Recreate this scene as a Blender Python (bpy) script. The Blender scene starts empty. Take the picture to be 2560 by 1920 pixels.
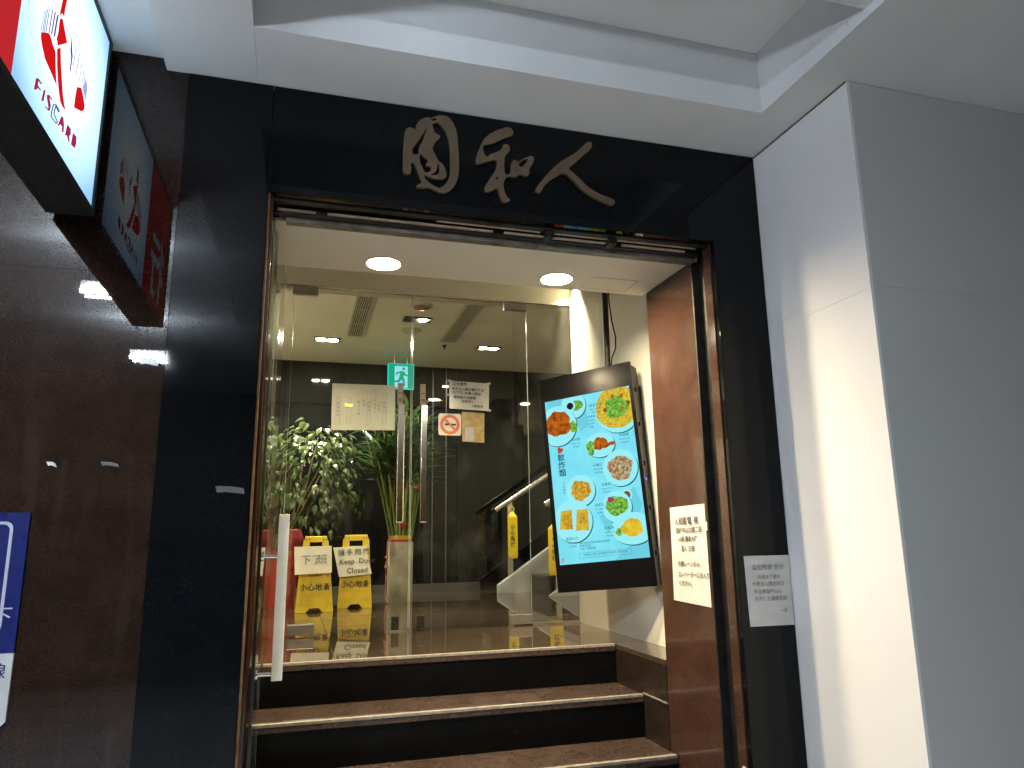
import bpy, bmesh, math, random
from mathutils import Matrix, Vector
R = math.radians
random.seed(11)
scene = bpy.context.scene
COL = scene.collection

# ------------------------------------------------------------------ camera
cam_data = bpy.data.cameras.new('camera')
cam_data.sensor_width = 36.0
cam_data.lens = 25.58
cam_data.clip_start = 0.05
cam_data.clip_end = 2000
cam = bpy.data.objects.new('camera', cam_data)
COL.objects.link(cam)
scene.camera = cam


def cam_rot(pitch, yaw, roll):
    ca, sa = math.cos(pitch), math.sin(pitch)
    cb, sb = math.cos(yaw), math.sin(yaw)
    cc, sc = math.cos(roll), math.sin(roll)
    base = Matrix(((1, 0, 0), (0, 0, -1), (0, 1, 0)))
    ry = Matrix(((cb, 0, -sb), (0, 1, 0), (sb, 0, cb)))
    rx = Matrix(((1, 0, 0), (0, ca, sa), (0, -sa, ca)))
    rz = Matrix(((cc, -sc, 0), (sc, cc, 0), (0, 0, 1)))
    m = rz @ rx @ ry @ base
    return m.transposed() @ Matrix(((1, 0, 0), (0, -1, 0), (0, 0, -1)))


cam.matrix_world = Matrix.Translation((-0.147, -2.4, 1.43)) @ cam_rot(R(11.803), R(16.464), R(-0.837)).to_4x4()

# ------------------------------------------------------------------ night sky and exposure
world = bpy.data.worlds.new('World')
scene.world = world
world.use_nodes = True
wn = world.node_tree
bg = wn.nodes['Background']
sky = wn.nodes.new('ShaderNodeTexSky')
sky.sky_type = 'NISHITA'
sky.sun_disc = False
sky.sun_elevation = R(2.0)
sky.sun_rotation = R(0)
wn.links.new(sky.outputs[0], bg.inputs[0])
bg.inputs[1].default_value = 0.02
scene.view_settings.view_transform = 'Standard'
scene.view_settings.look = 'None'
scene.view_settings.exposure = 0.0
scene.view_settings.gamma = 1.0
scene.view_settings.use_curve_mapping = False
scene.cycles.use_denoising = True
scene.cycles.sample_clamp_indirect = 12.0
scene.cycles.max_bounces = 7
scene.cycles.diffuse_bounces = 4
scene.cycles.glossy_bounces = 4
scene.cycles.transparent_max_bounces = 16
scene.cycles.caustics_reflective = False
scene.cycles.caustics_refractive = False

# ------------------------------------------------------------------ materials
MATS = {}


def new_mat(name):
    m = bpy.data.materials.new(name)
    m.use_nodes = True
    MATS[name] = m
    return m, m.node_tree, m.node_tree.nodes['Principled BSDF']


def coords(nt, scale=(1, 1, 1)):
    g = nt.nodes.new('ShaderNodeNewGeometry')
    mp = nt.nodes.new('ShaderNodeMapping')
    mp.inputs['Scale'].default_value = scale
    nt.links.new(g.outputs['Position'], mp.inputs['Vector'])
    return mp.outputs[0]


def noise(nt, vec, scale, detail=4, rough=0.55):
    n = nt.nodes.new('ShaderNodeTexNoise')
    n.inputs['Scale'].default_value = scale
    n.inputs['Detail'].default_value = detail
    n.inputs['Roughness'].default_value = rough
    nt.links.new(vec, n.inputs['Vector'])
    return n.outputs[0]


def ramp(nt, fac, stops):
    r = nt.nodes.new('ShaderNodeValToRGB')
    el = r.color_ramp.elements
    while len(el) < len(stops):
        el.new(0.5)
    for e, (p, c) in zip(el, stops):
        e.position = p
        e.color = tuple(c) + (1,) if len(c) == 3 else c
    nt.links.new(fac, r.inputs[0])
    return r.outputs[0]


def mixc(nt, fac, a, b, mode='MIX'):
    n = nt.nodes.new('ShaderNodeMix')
    n.data_type = 'RGBA'
    n.blend_type = mode
    for s, v in ((n.inputs[0], fac), (n.inputs[6], a), (n.inputs[7], b)):
        if isinstance(v, bpy.types.NodeSocket):
            nt.links.new(v, s)
        elif isinstance(v, (int, float)):
            s.default_value = v
        else:
            s.default_value = tuple(v) + (1,)
    return n.outputs[2]


def bump(nt, b, height, strength=0.2, dist=0.002):
    n = nt.nodes.new('ShaderNodeBump')
    n.inputs['Strength'].default_value = strength
    n.inputs['Distance'].default_value = dist
    nt.links.new(height, n.inputs['Height'])
    nt.links.new(n.outputs[0], b.inputs['Normal'])


def plain(name, col, rough=0.5, metal=0.0, spec=0.5, var=0.12, vscale=9.0, bumpy=0.0, bscale=60.0):
    m, nt, b = new_mat(name)
    v = coords(nt)
    dark = tuple(c * (1 - var) for c in col)
    lite = tuple(min(1, c * (1 + var)) for c in col)
    nt.links.new(ramp(nt, noise(nt, v, vscale, 5), [(0.3, dark), (0.7, lite)]), b.inputs['Base Color'])
    b.inputs['Metallic'].default_value = metal
    b.inputs['Specular IOR Level'].default_value = spec
    r = ramp(nt, noise(nt, v, vscale * 1.7, 3), [(0.3, (rough * 0.85,) * 3), (0.7, (min(1, rough * 1.15),) * 3)])
    nt.links.new(r, b.inputs['Roughness'])
    if bumpy:
        bump(nt, b, noise(nt, v, bscale, 5), bumpy)
    return m


def granite(name, c0, c1, speck, rough, spec=0.5, smear=0.0, grain=260, blotch=0.22):
    m, nt, b = new_mat(name)
    v = coords(nt)
    a = ramp(nt, noise(nt, v, grain, 3, 0.7), [(0.32, c0), (0.68, c1)])
    s = ramp(nt, noise(nt, v, grain * 1.9, 2, 0.8), [(0.66, (0, 0, 0)), (0.74, (1, 1, 1))])
    c = mixc(nt, s, a, speck)
    blot = ramp(nt, noise(nt, v, 6.5, 6, 0.7), [(0.3, (1 - blotch,) * 3), (0.7, (1 + blotch * .7,) * 3)])
    c = mixc(nt, 1.0, c, blot, 'MULTIPLY')
    if smear:
        sm = ramp(nt, noise(nt, coords(nt, (14, 14, 2.2)), 1.0, 5), [(0.56, (0, 0, 0)), (0.8, (smear,) * 3)])
        c = mixc(nt, sm, c, (0.33, 0.31, 0.30))
    nt.links.new(c, b.inputs['Base Color'])
    rr = ramp(nt, noise(nt, v, 7.0, 6), [(0.3, (rough * 0.6,) * 3), (0.75, (rough * 1.7,) * 3)])
    nt.links.new(rr, b.inputs['Roughness'])
    b.inputs['Specular IOR Level'].default_value = spec
    if rough > 0.2:
        bump(nt, b, noise(nt, v, grain, 2), 0.05, 0.0006)
    return m


def emit(name, col, strength):
    m = bpy.data.materials.new(name)
    m.use_nodes = True
    nt = m.node_tree
    nt.nodes.clear()
    e = nt.nodes.new('ShaderNodeEmission')
    e.inputs[0].default_value = tuple(col) + (1,)
    e.inputs[1].default_value = strength
    o = nt.nodes.new('ShaderNodeOutputMaterial')
    nt.links.new(e.outputs[0], o.inputs[0])
    MATS[name] = m
    return m


def emit_noise(name, stops, scale, strength, detail=4):
    m = emit(name, (1, 1, 1), strength)
    nt = m.node_tree
    e = next(n for n in nt.nodes if n.type == 'EMISSION')
    tc = nt.nodes.new('ShaderNodeTexCoord')
    nt.links.new(ramp(nt, noise(nt, tc.outputs['Object'], scale, detail, 0.65), stops), e.inputs[0])
    return m


def glass(name, tint=(0.965, 0.978, 0.962), smudge=0.03, ior=1.5, refl=1.0):
    m = bpy.data.materials.new(name)
    m.use_nodes = True
    nt = m.node_tree
    nt.nodes.clear()
    o = nt.nodes.new('ShaderNodeOutputMaterial')
    tr = nt.nodes.new('ShaderNodeBsdfTransparent')
    tr.inputs[0].default_value = tuple(tint) + (1,)
    gl = nt.nodes.new('ShaderNodeBsdfGlossy')
    gl.inputs['Roughness'].default_value = 0.012
    fr = nt.nodes.new('ShaderNodeFresnel')
    fr.inputs[0].default_value = ior
    mul = nt.nodes.new('ShaderNodeMath')
    mul.operation = 'MULTIPLY'
    mul.inputs[1].default_value = refl
    nt.links.new(fr.outputs[0], mul.inputs[0])
    mx = nt.nodes.new('ShaderNodeMixShader')
    nt.links.new(mul.outputs[0], mx.inputs[0])
    nt.links.new(tr.outputs[0], mx.inputs[1])
    nt.links.new(gl.outputs[0], mx.inputs[2])
    df = nt.nodes.new('ShaderNodeBsdfDiffuse')
    df.inputs[0].default_value = (0.75, 0.77, 0.74, 1)
    v = coords(nt, (1, 1, 0.6))
    sm = ramp(nt, noise(nt, v, 4.5, 7, 0.62), [(0.5, (0, 0, 0)), (0.78, (smudge,) * 3)])
    mx2 = nt.nodes.new('ShaderNodeMixShader')
    nt.links.new(sm, mx2.inputs[0])
    nt.links.new(mx.outputs[0], mx2.inputs[1])
    nt.links.new(df.outputs[0], mx2.inputs[2])
    nt.links.new(mx2.outputs[0], o.inputs[0])
    MATS[name] = m
    return m


def plaster(name, col, rough=0.75, stain=0.10):
    m, nt, b = new_mat(name)
    v = coords(nt)
    c = ramp(nt, noise(nt, v, 2.3, 6), [(0.25, tuple(x * (1 - stain) for x in col)), (0.7, col)])
    st = ramp(nt, noise(nt, coords(nt, (9, 9, 1.3)), 1.0, 6), [(0.62, (0, 0, 0)), (0.82, (0.16,) * 3)])
    c = mixc(nt, st, c, (0.42, 0.39, 0.34))
    nt.links.new(c, b.inputs['Base Color'])
    b.inputs['Roughness'].default_value = rough
    b.inputs['Specular IOR Level'].default_value = 0.25
    bump(nt, b, noise(nt, v, 140, 5), 0.16, 0.0012)
    return m


plaster('ceiling_paint', (0.74, 0.75, 0.76), 0.8)
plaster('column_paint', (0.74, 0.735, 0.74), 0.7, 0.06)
plaster('shaft_tone', (0.52, 0.515, 0.50), 0.75, 0.05)  # column shaft: greyer, darker base colour than its side face
plaster('cream_paint', (0.80, 0.755, 0.62), 0.6, 0.08)
plaster('lobby_paint', (0.62, 0.585, 0.50), 0.7, 0.10)
plaster('stringer_paint', (0.40, 0.41, 0.39), 0.6, 0.14)
granite('black_granite', (0.002, 0.0025, 0.003), (0.005, 0.0055, 0.0065), (0.014, 0.014, 0.018), 0.035, 0.18)
granite('brown_granite', (0.034, 0.0155, 0.0105), (0.072, 0.034, 0.0235), (0.15, 0.09, 0.065), 0.09, 0.5, grain=240)
granite('wall_granite', (0.011, 0.006, 0.0042), (0.027, 0.0145, 0.010), (0.062, 0.042, 0.033), 0.016, 0.40, smear=0.03, grain=210, blotch=0.4)
granite('tread_granite', (0.022, 0.014, 0.011), (0.082, 0.055, 0.043), (0.22, 0.18, 0.15), 0.28, 0.4, grain=75)
granite('floor_tile', (0.040, 0.028, 0.018), (0.072, 0.051, 0.034), (0.12, 0.09, 0.06), 0.016, 0.85, grain=60)
granite('side_tile', (0.014, 0.010, 0.007), (0.034, 0.023, 0.017), (0.07, 0.05, 0.04), 0.22, 0.4, grain=120)
plain('nosing', (0.25, 0.22, 0.175), 0.5, 0, 0.4, 0.3, 40, 0.3)
plain('riser_black', (0.003, 0.003, 0.003), 0.3, 0, 0.12, 0.3, 5)
plain('bronze', (0.135, 0.094, 0.06), 0.5, 0.3, 0.5, 0.14, 18)
plain('black_plastic', (0.004, 0.004, 0.0045), 0.20, 0, 0.08, 0.2, 8)
plain('dark_metal', (0.035, 0.033, 0.031), 0.45, 0.7, 0.5, 0.4, 20, 0.15)
plain('track_metal', (0.20, 0.18, 0.155), 0.5, 0.6, 0.5, 0.45, 16, 0.25, 90)
plain('rail_steel', (0.50, 0.48, 0.43), 0.28, 1.0, 0.5, 0.06, 30)
plain('steel', (0.90, 0.79, 0.58), 0.45, 0.25, 0.5, 0.06, 30)
plain('polished_steel', (0.82, 0.80, 0.76), 0.13, 1.0, 0.5, 0.05, 30)
plain('satin_steel', (0.45, 0.43, 0.40), 0.38, 1.0, 0.5, 0.08, 30)
plain('dark_glass', (0.003, 0.0035, 0.0035), 0.03, 0, 0.3, 0.2, 3)
plain('band_dark', (0.045, 0.042, 0.038), 0.35, 0, 0.4, 0.2, 6)
plain('white_plastic', (0.72, 0.71, 0.66), 0.4, 0, 0.5, 0.06, 20)
plain('red_plastic', (0.36, 0.035, 0.022), 0.3, 0, 0.5, 0.15, 6)
plain('maroon_cloth', (0.17, 0.018, 0.022), 0.75, 0, 0.2, 0.3, 30, 0.5)
plain('yellow_plastic', (0.72, 0.52, 0.015), 0.42, 0, 0.45, 0.10, 14, 0.06)
plain('sign_ink', (0.012, 0.022, 0.014), 0.6)
plain('black_ink', (0.022, 0.022, 0.03), 0.7)
plain('faint_ink', (0.24, 0.24, 0.225), 0.8)
plain('red_ink', (0.42, 0.03, 0.015), 0.55)
plain('pink_ink', (0.75, 0.42, 0.26), 0.6)
plain('paper', (0.80, 0.77, 0.68), 0.75, 0, 0.2, 0.05, 14, 0.25, 20)
plain('white_paper', (0.58, 0.57, 0.52), 0.75, 0, 0.2, 0.05, 14, 0.25, 20)
plain('grey_paper', (0.46, 0.46, 0.45), 0.6, 0, 0.35, 0.10, 12, 0.3, 14)
plain('green_paper', (0.60, 0.64, 0.50), 0.3, 0, 0.5, 0.06, 9, 0.15, 12)
plain('laminated_paper', (0.66, 0.66, 0.60), 0.16, 0, 0.5, 0.08, 14, 0.5, 16)
plain('kraft_paper', (0.42, 0.31, 0.13), 0.25, 0, 0.5, 0.25, 22, 0.5, 26)
plain('tape', (0.52, 0.53, 0.53), 0.35, 0, 0.5, 0.25, 60)
plain('dim_tape', (0.045, 0.05, 0.05), 0.4, 0, 0.5, 0.3, 60)
plain('sticker_white', (0.76, 0.72, 0.64), 0.35)
plain('orange_ink', (0.70, 0.14, 0.02), 0.4)
plain('label_tan', (0.42, 0.31, 0.23), 0.45)
plain('board_blue', (0.006, 0.010, 0.085), 0.3, 0, 0.4)
plain('board_white', (0.42, 0.42, 0.41), 0.35)
plain('board_line', (0.35, 0.36, 0.42), 0.4)
plain('concrete', (0.30, 0.28, 0.22), 0.8, 0, 0.2, 0.28, 7, 0.3, 40)
plain('ribbon_red', (0.42, 0.02, 0.02), 0.35)
plain('ribbon_gold', (0.60, 0.38, 0.05), 0.3, 0.4)
plain('rope', (0.42, 0.17, 0.09), 0.8, 0, 0.2, 0.25, 80, 0.5)
plain('stalk_green', (0.17, 0.23, 0.06), 0.35, 0, 0.5, 0.3, 30)
plain('bark', (0.12, 0.085, 0.05), 0.8, 0, 0.2, 0.3, 40, 0.5)
plain('soil', (0.03, 0.022, 0.015), 0.95, 0, 0.1, 0.4, 60, 0.6)
plain('pavement', (0.45, 0.47, 0.49), 0.6, 0, 0.3, 0.15, 3, 0.2)
plain('asphalt', (0.05, 0.05, 0.052), 0.85, 0, 0.3, 0.2, 8, 0.4)
plain('sign_case', (0.022, 0.023, 0.022), 0.4, 0.2, 0.5, 0.2, 12)
plain('grille_dark', (0.015, 0.015, 0.014), 0.7)
plain('grille_slat', (0.42, 0.40, 0.33), 0.5)
plain('dirty_white', (0.40, 0.36, 0.30), 0.6, 0, 0.3, 0.4, 30)
plain('crack', (0.10, 0.075, 0.05), 0.9)
plain('rust_line', (0.12, 0.06, 0.025), 0.8, 0, 0.2, 0.5, 30)
plain('beige_trim', (0.36, 0.27, 0.19), 0.3, 0, 0.5, 0.2, 20)


def leaf_mat(name, c0, c1, trans=0.25, rough=0.35):
    m, nt, b = new_mat(name)
    oi = nt.nodes.new('ShaderNodeObjectInfo')
    c = ramp(nt, oi.outputs['Random'], [(0.0, c0), (1.0, c1)])
    v = coords(nt)
    c = mixc(nt, 1.0, c, ramp(nt, noise(nt, v, 30, 3), [(0.3, (0.7,) * 3), (0.7, (1.2,) * 3)]), 'MULTIPLY')
    nt.links.new(c, b.inputs['Base Color'])
    b.inputs['Roughness'].default_value = rough
    t = nt.nodes.new('ShaderNodeBsdfTranslucent')
    nt.links.new(c, t.inputs[0])
    mx = nt.nodes.new('ShaderNodeMixShader')
    mx.inputs[0].default_value = trans
    nt.links.new(b.outputs[0], mx.inputs[1])
    nt.links.new(t.outputs[0], mx.inputs[2])
    nt.links.new(mx.outputs[0], nt.nodes['Material Output'].inputs[0])
    return m


leaf_mat('shrub_leaf', (0.05, 0.085, 0.03), (0.14, 0.18, 0.075), 0.25, 0.3)
leaf_mat('bamboo_leaf', (0.030, 0.065, 0.018), (0.075, 0.13, 0.04))
glass('clear_glass')
glass('leaf_glass', (0.86, 0.93, 0.88), 0.10)

LAMP = 1520.0
emit('lamp_warm', (1.0, 0.81, 0.52), LAMP)
emit('lamp_cove', (1.0, 0.88, 0.62), 18000.0)
emit('lamp_lobby', (1.0, 0.90, 0.66), 5200.0)
emit('lamp_lobby_dim', (1.0, 0.88, 0.64), 1050.0)
emit('tube_light', (0.78, 0.89, 1.0), 1550.0)
emit('sign_red', (0.56, 0.024, 0.028), 0.92)
emit('sign_logo_red', (0.80, 0.010, 0.012), 0.85)
emit('sign_purple', (0.16, 0.07, 0.36), 0.9)
emit('sign_pale', (0.42, 0.42, 0.78), 1.0)
emit('sign_letter', (0.42, 0.02, 0.09), 0.9)
emit('sign_outline', (0.10, 0.16, 0.18), 0.8)
emit('exit_green', (0.0, 0.42, 0.24), 1.0)
emit('exit_white', (0.40, 0.80, 0.95), 1.0)
emit('exit_edge', (0.05, 0.80, 0.62), 1.0)
emit('led_blue', (0.03, 0.06, 1.0), 6.0)
emit_noise('screen_cyan', [(0.35, (0.17, 0.67, 0.80)), (0.7, (0.25, 0.78, 0.90))], 6, 1.08)
emit('plate', (0.30, 0.80, 0.86), 1.08)
emit('plate_shadow', (0.015, 0.12, 0.17), 1.0)
emit('screen_ink', (0.02, 0.10, 0.14), 1.0)
emit('screen_faint', (0.075, 0.44, 0.54), 1.05)
emit('screen_red', (0.55, 0.06, 0.02), 1.0)
emit('screen_pale', (0.75, 0.45, 0.40), 1.0)
emit_noise('food_noodle', [(0.3, (0.36, 0.17, 0.01)), (0.45, (0.62, 0.42, 0.03)), (0.62, (0.75, 0.62, 0.08)), (0.75, (0.85, 0.75, 0.25))], 70, 1.0)
emit_noise('food_green', [(0.35, (0.05, 0.20, 0.01)), (0.55, (0.20, 0.50, 0.06)), (0.7, (0.50, 0.70, 0.25))], 60, 1.0)
emit_noise('food_fried', [(0.35, (0.20, 0.035, 0.003)), (0.55, (0.50, 0.12, 0.01)), (0.75, (0.66, 0.26, 0.03))], 34, 1.0)
emit_noise('food_mix', [(0.3, (0.10, 0.12, 0.06)), (0.45, (0.52, 0.10, 0.03)), (0.55, (0.30, 0.48, 0.30)), (0.7, (0.75, 0.60, 0.20))], 60, 1.0)
emit_noise('food_fries', [(0.3, (0.30, 0.12, 0.01)), (0.5, (0.62, 0.34, 0.03)), (0.7, (0.80, 0.56, 0.12))], 60, 1.0)
emit_noise('food_toast', [(0.3, (0.42, 0.13, 0.01)), (0.5, (0.66, 0.42, 0.03)), (0.7, (0.66, 0.58, 0.06))], 16, 1.0)
emit_noise('food_yellow', [(0.3, (0.60, 0.36, 0.01)), (0.6, (0.82, 0.62, 0.04)), (0.75, (0.9, 0.75, 0.15))], 22, 1.0)
emit('food_dark', (0.02, 0.012, 0.01), 1.0)
emit('food_sauce', (0.22, 0.09, 0.02), 1.0)
emit('food_purple', (0.36, 0.05, 0.14), 1.0)

# backlit panel: fluorescent tubes behind an opal sheet make the middle brighter than the rim
m = emit('sign_white', (1, 1, 1), 1.0)
nt = m.node_tree
e = next(n for n in nt.nodes if n.type == 'EMISSION')
v = coords(nt)
sx = nt.nodes.new('ShaderNodeSeparateXYZ')
nt.links.new(v, sx.inputs[0])


def band(sock, centre, width):
    a = nt.nodes.new('ShaderNodeMath'); a.operation = 'SUBTRACT'; a.inputs[1].default_value = centre
    nt.links.new(sock, a.inputs[0])
    d = nt.nodes.new('ShaderNodeMath'); d.operation = 'DIVIDE'; d.inputs[1].default_value = width
    nt.links.new(a.outputs[0], d.inputs[0])
    p = nt.nodes.new('ShaderNodeMath'); p.operation = 'POWER'; p.inputs[1].default_value = 2.0
    nt.links.new(d.outputs[0], p.inputs[0])
    return p.outputs[0]


ad = nt.nodes.new('ShaderNodeMath'); ad.operation = 'ADD'
nt.links.new(band(sx.outputs[2], 2.74, 0.42), ad.inputs[0])
nt.links.new(band(sx.outputs[1], -0.40, 0.52), ad.inputs[1])
nt.links.new(ramp(nt, ad.outputs[0], [(0.0, (0.90, 1.0, 1.0)), (0.26, (0.54, 0.78, 1.0)), (0.8, (0.20, 0.40, 0.66))]), e.inputs[0])
e.inputs[1].default_value = 1.6


# ------------------------------------------------------------------ geometry helpers
class MB:
    def __init__(self):
        self.v = []
        self.f = []

    def add(self, vs, fs):
        n = len(self.v)
        self.v += [tuple(p) for p in vs]
        self.f += [tuple(i + n for i in q) for q in fs]
        return self

    def box(self, x0, x1, y0, y1, z0, z1):
        return self.add([(x0, y0, z0), (x1, y0, z0), (x1, y1, z0), (x0, y1, z0), (x0, y0, z1), (x1, y0, z1), (x1, y1, z1), (x0, y1, z1)],
                        [(0, 3, 2, 1), (4, 5, 6, 7), (0, 1, 5, 4), (1, 2, 6, 5), (2, 3, 7, 6), (3, 0, 4, 7)])

    def tube(self, pts, rad, n=10, cap=True):
        pts = [Vector(p) for p in pts]
        rads = rad if isinstance(rad, (list, tuple)) else [rad] * len(pts)
        base = len(self.v)
        up = None
        for i, p in enumerate(pts):
            d = (pts[min(i + 1, len(pts) - 1)] - pts[max(i - 1, 0)]).normalized()
            if up is None:
                up = Vector((0, 0, 1)) if abs(d.z) < 0.9 else Vector((1, 0, 0))
            a = d.cross(up).normalized()
            b = d.cross(a).normalized()
            up = -b if False else up
            for k in range(n):
                t = 2 * math.pi * k / n
                self.v.append(tuple(p + (a * math.cos(t) + b * math.sin(t)) * rads[i]))
        for i in range(len(pts) - 1):
            for k in range(n):
                k2 = (k + 1) % n
                self.f.append((base + i * n + k, base + i * n + k2, base + (i + 1) * n + k2, base + (i + 1) * n + k))
        if cap:
            self.f.append(tuple(base + k for k in range(n))[::-1])
            self.f.append(tuple(base + (len(pts) - 1) * n + k for k in range(n)))
        return self

    def lathe(self, prof, c=(0, 0, 0), n=28):
        base = len(self.v)
        for r, z in prof:
            for k in range(n):
                t = 2 * math.pi * k / n
                self.v.append((c[0] + r * math.cos(t), c[1] + r * math.sin(t), c[2] + z))
        for i in range(len(prof) - 1):
            for k in range(n):
                k2 = (k + 1) % n
                self.f.append((base + i * n + k, base + i * n + k2, base + (i + 1) * n + k2, base + (i + 1) * n + k))
        return self

    def disc(self, c, r, n=28, ry=None):
        base = len(self.v)
        for k in range(n):
            t = 2 * math.pi * k / n
            self.v.append((c[0] + r * math.cos(t), c[1] + (ry or r) * math.sin(t), c[2]))
        self.f.append(tuple(base + k for k in range(n)))
        return self

    def xf(self, m):
        self.v = [tuple(m @ Vector(p)) for p in self.v]
        return self

    def mesh(self, name, material, smooth=False, bevel=0.0):
        me = bpy.data.meshes.new(name)
        me.from_pydata(self.v, [], self.f)
        me.validate()
        bm = bmesh.new()
        bm.from_mesh(me)
        if bevel:
            bmesh.ops.bevel(bm, geom=bm.edges[:] + bm.verts[:], offset=bevel, segments=2, affect='EDGES', profile=0.6)
        bmesh.ops.recalc_face_normals(bm, faces=bm.faces[:])
        bm.to_mesh(me)
        bm.free()
        if smooth:
            for p in me.polygons:
                p.use_smooth = True
            try:
                me.set_sharp_from_angle(angle=R(40))
            except Exception:
                pass
        me.materials.append(MATS[material])
        return me


def link(name, me, parent=None, at_world=True):
    """a mesh built in world coordinates; parts are shifted into their thing's own frame"""
    o = bpy.data.objects.new(name, me)
    COL.objects.link(o)
    if parent is not None:
        o.parent = parent
        if at_world:
            off = Vector((0, 0, 0))
            p = parent
            while p is not None:
                off += p.location
                p = p.parent
            if off.length > 0:
                me.transform(Matrix.Translation(-off))
    return o


def obj(name, mb, material, parent=None, smooth=False, bevel=0.0, at_world=True):
    return link(name, mb.mesh(name, material, smooth, bevel), parent, at_world)


def tag(o, label, cat=None, group=None, kind=None):
    o['label'] = label
    if cat:
        o['category'] = cat
    if group:
        o['group'] = group
    if kind:
        o['kind'] = kind
    return o


def thing(name, label, cat, loc=(0, 0, 0), group=None, kind=None):
    o = bpy.data.objects.new(name, None)
    o.empty_display_size = 0.1
    COL.objects.link(o)
    o.location = loc
    return tag(o, label, cat, group, kind)


def struct(name, mb, material, label=None, bevel=0.0):
    o = obj(name, mb, material, None, False, bevel)
    o['kind'] = 'structure'
    if label:
        o['label'] = label
    return o


def box(*a):
    return MB().box(*a)


def plane_matrix(origin, u, v):
    u = Vector(u).normalized(); v = Vector(v).normalized(); w = u.cross(v)
    m = Matrix((u, v, w)).transposed().to_4x4()
    m.translation = Vector(origin)
    return m


def poly_solid(outlines, thick):
    """outlines in the XY plane (the first may be followed by holes) -> solid of the given thickness along Z"""
    cu = bpy.data.curves.new('outline', 'CURVE')
    cu.dimensions = '2D'
    cu.fill_mode = 'BOTH'
    cu.extrude = thick / 2
    for ol in outlines:
        s = cu.splines.new('POLY')
        s.points.add(len(ol) - 1)
        for p, q in zip(s.points, ol):
            p.co = (q[0], q[1], 0, 1)
        s.use_cyclic_u = True
    o = bpy.data.objects.new('outline', cu)
    me = bpy.data.meshes.new_from_object(o)
    mb = MB()
    mb.v = [tuple(v.co) for v in me.vertices]
    mb.f = [tuple(p.vertices) for p in me.polygons]
    bpy.data.objects.remove(o); bpy.data.curves.remove(cu); bpy.data.meshes.remove(me)
    return mb


def smooth_ol(pts, it=1):
    for _ in range(it):
        q = []
        n = len(pts)
        for i in range(n):
            a, b = pts[i], pts[(i + 1) % n]
            q.append((a[0] * .75 + b[0] * .25, a[1] * .75 + b[1] * .25))
            q.append((a[0] * .25 + b[0] * .75, a[1] * .25 + b[1] * .75))
        pts = q
    return pts


def text_flat(body, size, align='LEFT', extrude=0.0, offset=0.0, shear=0.0, spacing=1.0):
    cu = bpy.data.curves.new('lettering', 'FONT')
    cu.body = body
    cu.size = size
    cu.align_x = align
    cu.extrude = extrude
    cu.offset = offset
    cu.shear = shear
    cu.space_character = spacing
    cu.resolution_u = 2
    o = bpy.data.objects.new('lettering', cu)
    COL.objects.link(o)
    dg = bpy.context.evaluated_depsgraph_get()
    me = bpy.data.meshes.new_from_object(o.evaluated_get(dg))
    mb = MB()
    mb.v = [tuple(v.co) for v in me.vertices]
    mb.f = [tuple(p.vertices) for p in me.polygons]
    bpy.data.objects.remove(o); bpy.data.curves.remove(cu); bpy.data.meshes.remove(me)
    return mb


def lettering(parent, body, size, mat, origin, u, v, align='LEFT', offset=0.0, name='lettering', shear=0.0, spacing=1.0, jitter=0.0):
    mb = text_flat(body, size, align, 0.0, offset, shear, spacing)
    mb.xf(plane_matrix(origin, u, v))
    return obj(name, mb, mat, parent)


for k_, m_ in MATS.items():
    if m_.node_tree and any(n_.type == 'EMISSION' for n_ in m_.node_tree.nodes) and k_ not in ('lamp_warm', 'lamp_cove', 'lamp_lobby', 'lamp_lobby_dim', 'tube_light', 'sign_white', 'sign_red', 'screen_cyan'):
        m_.cycles.emission_sampling = 'NONE'

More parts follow.
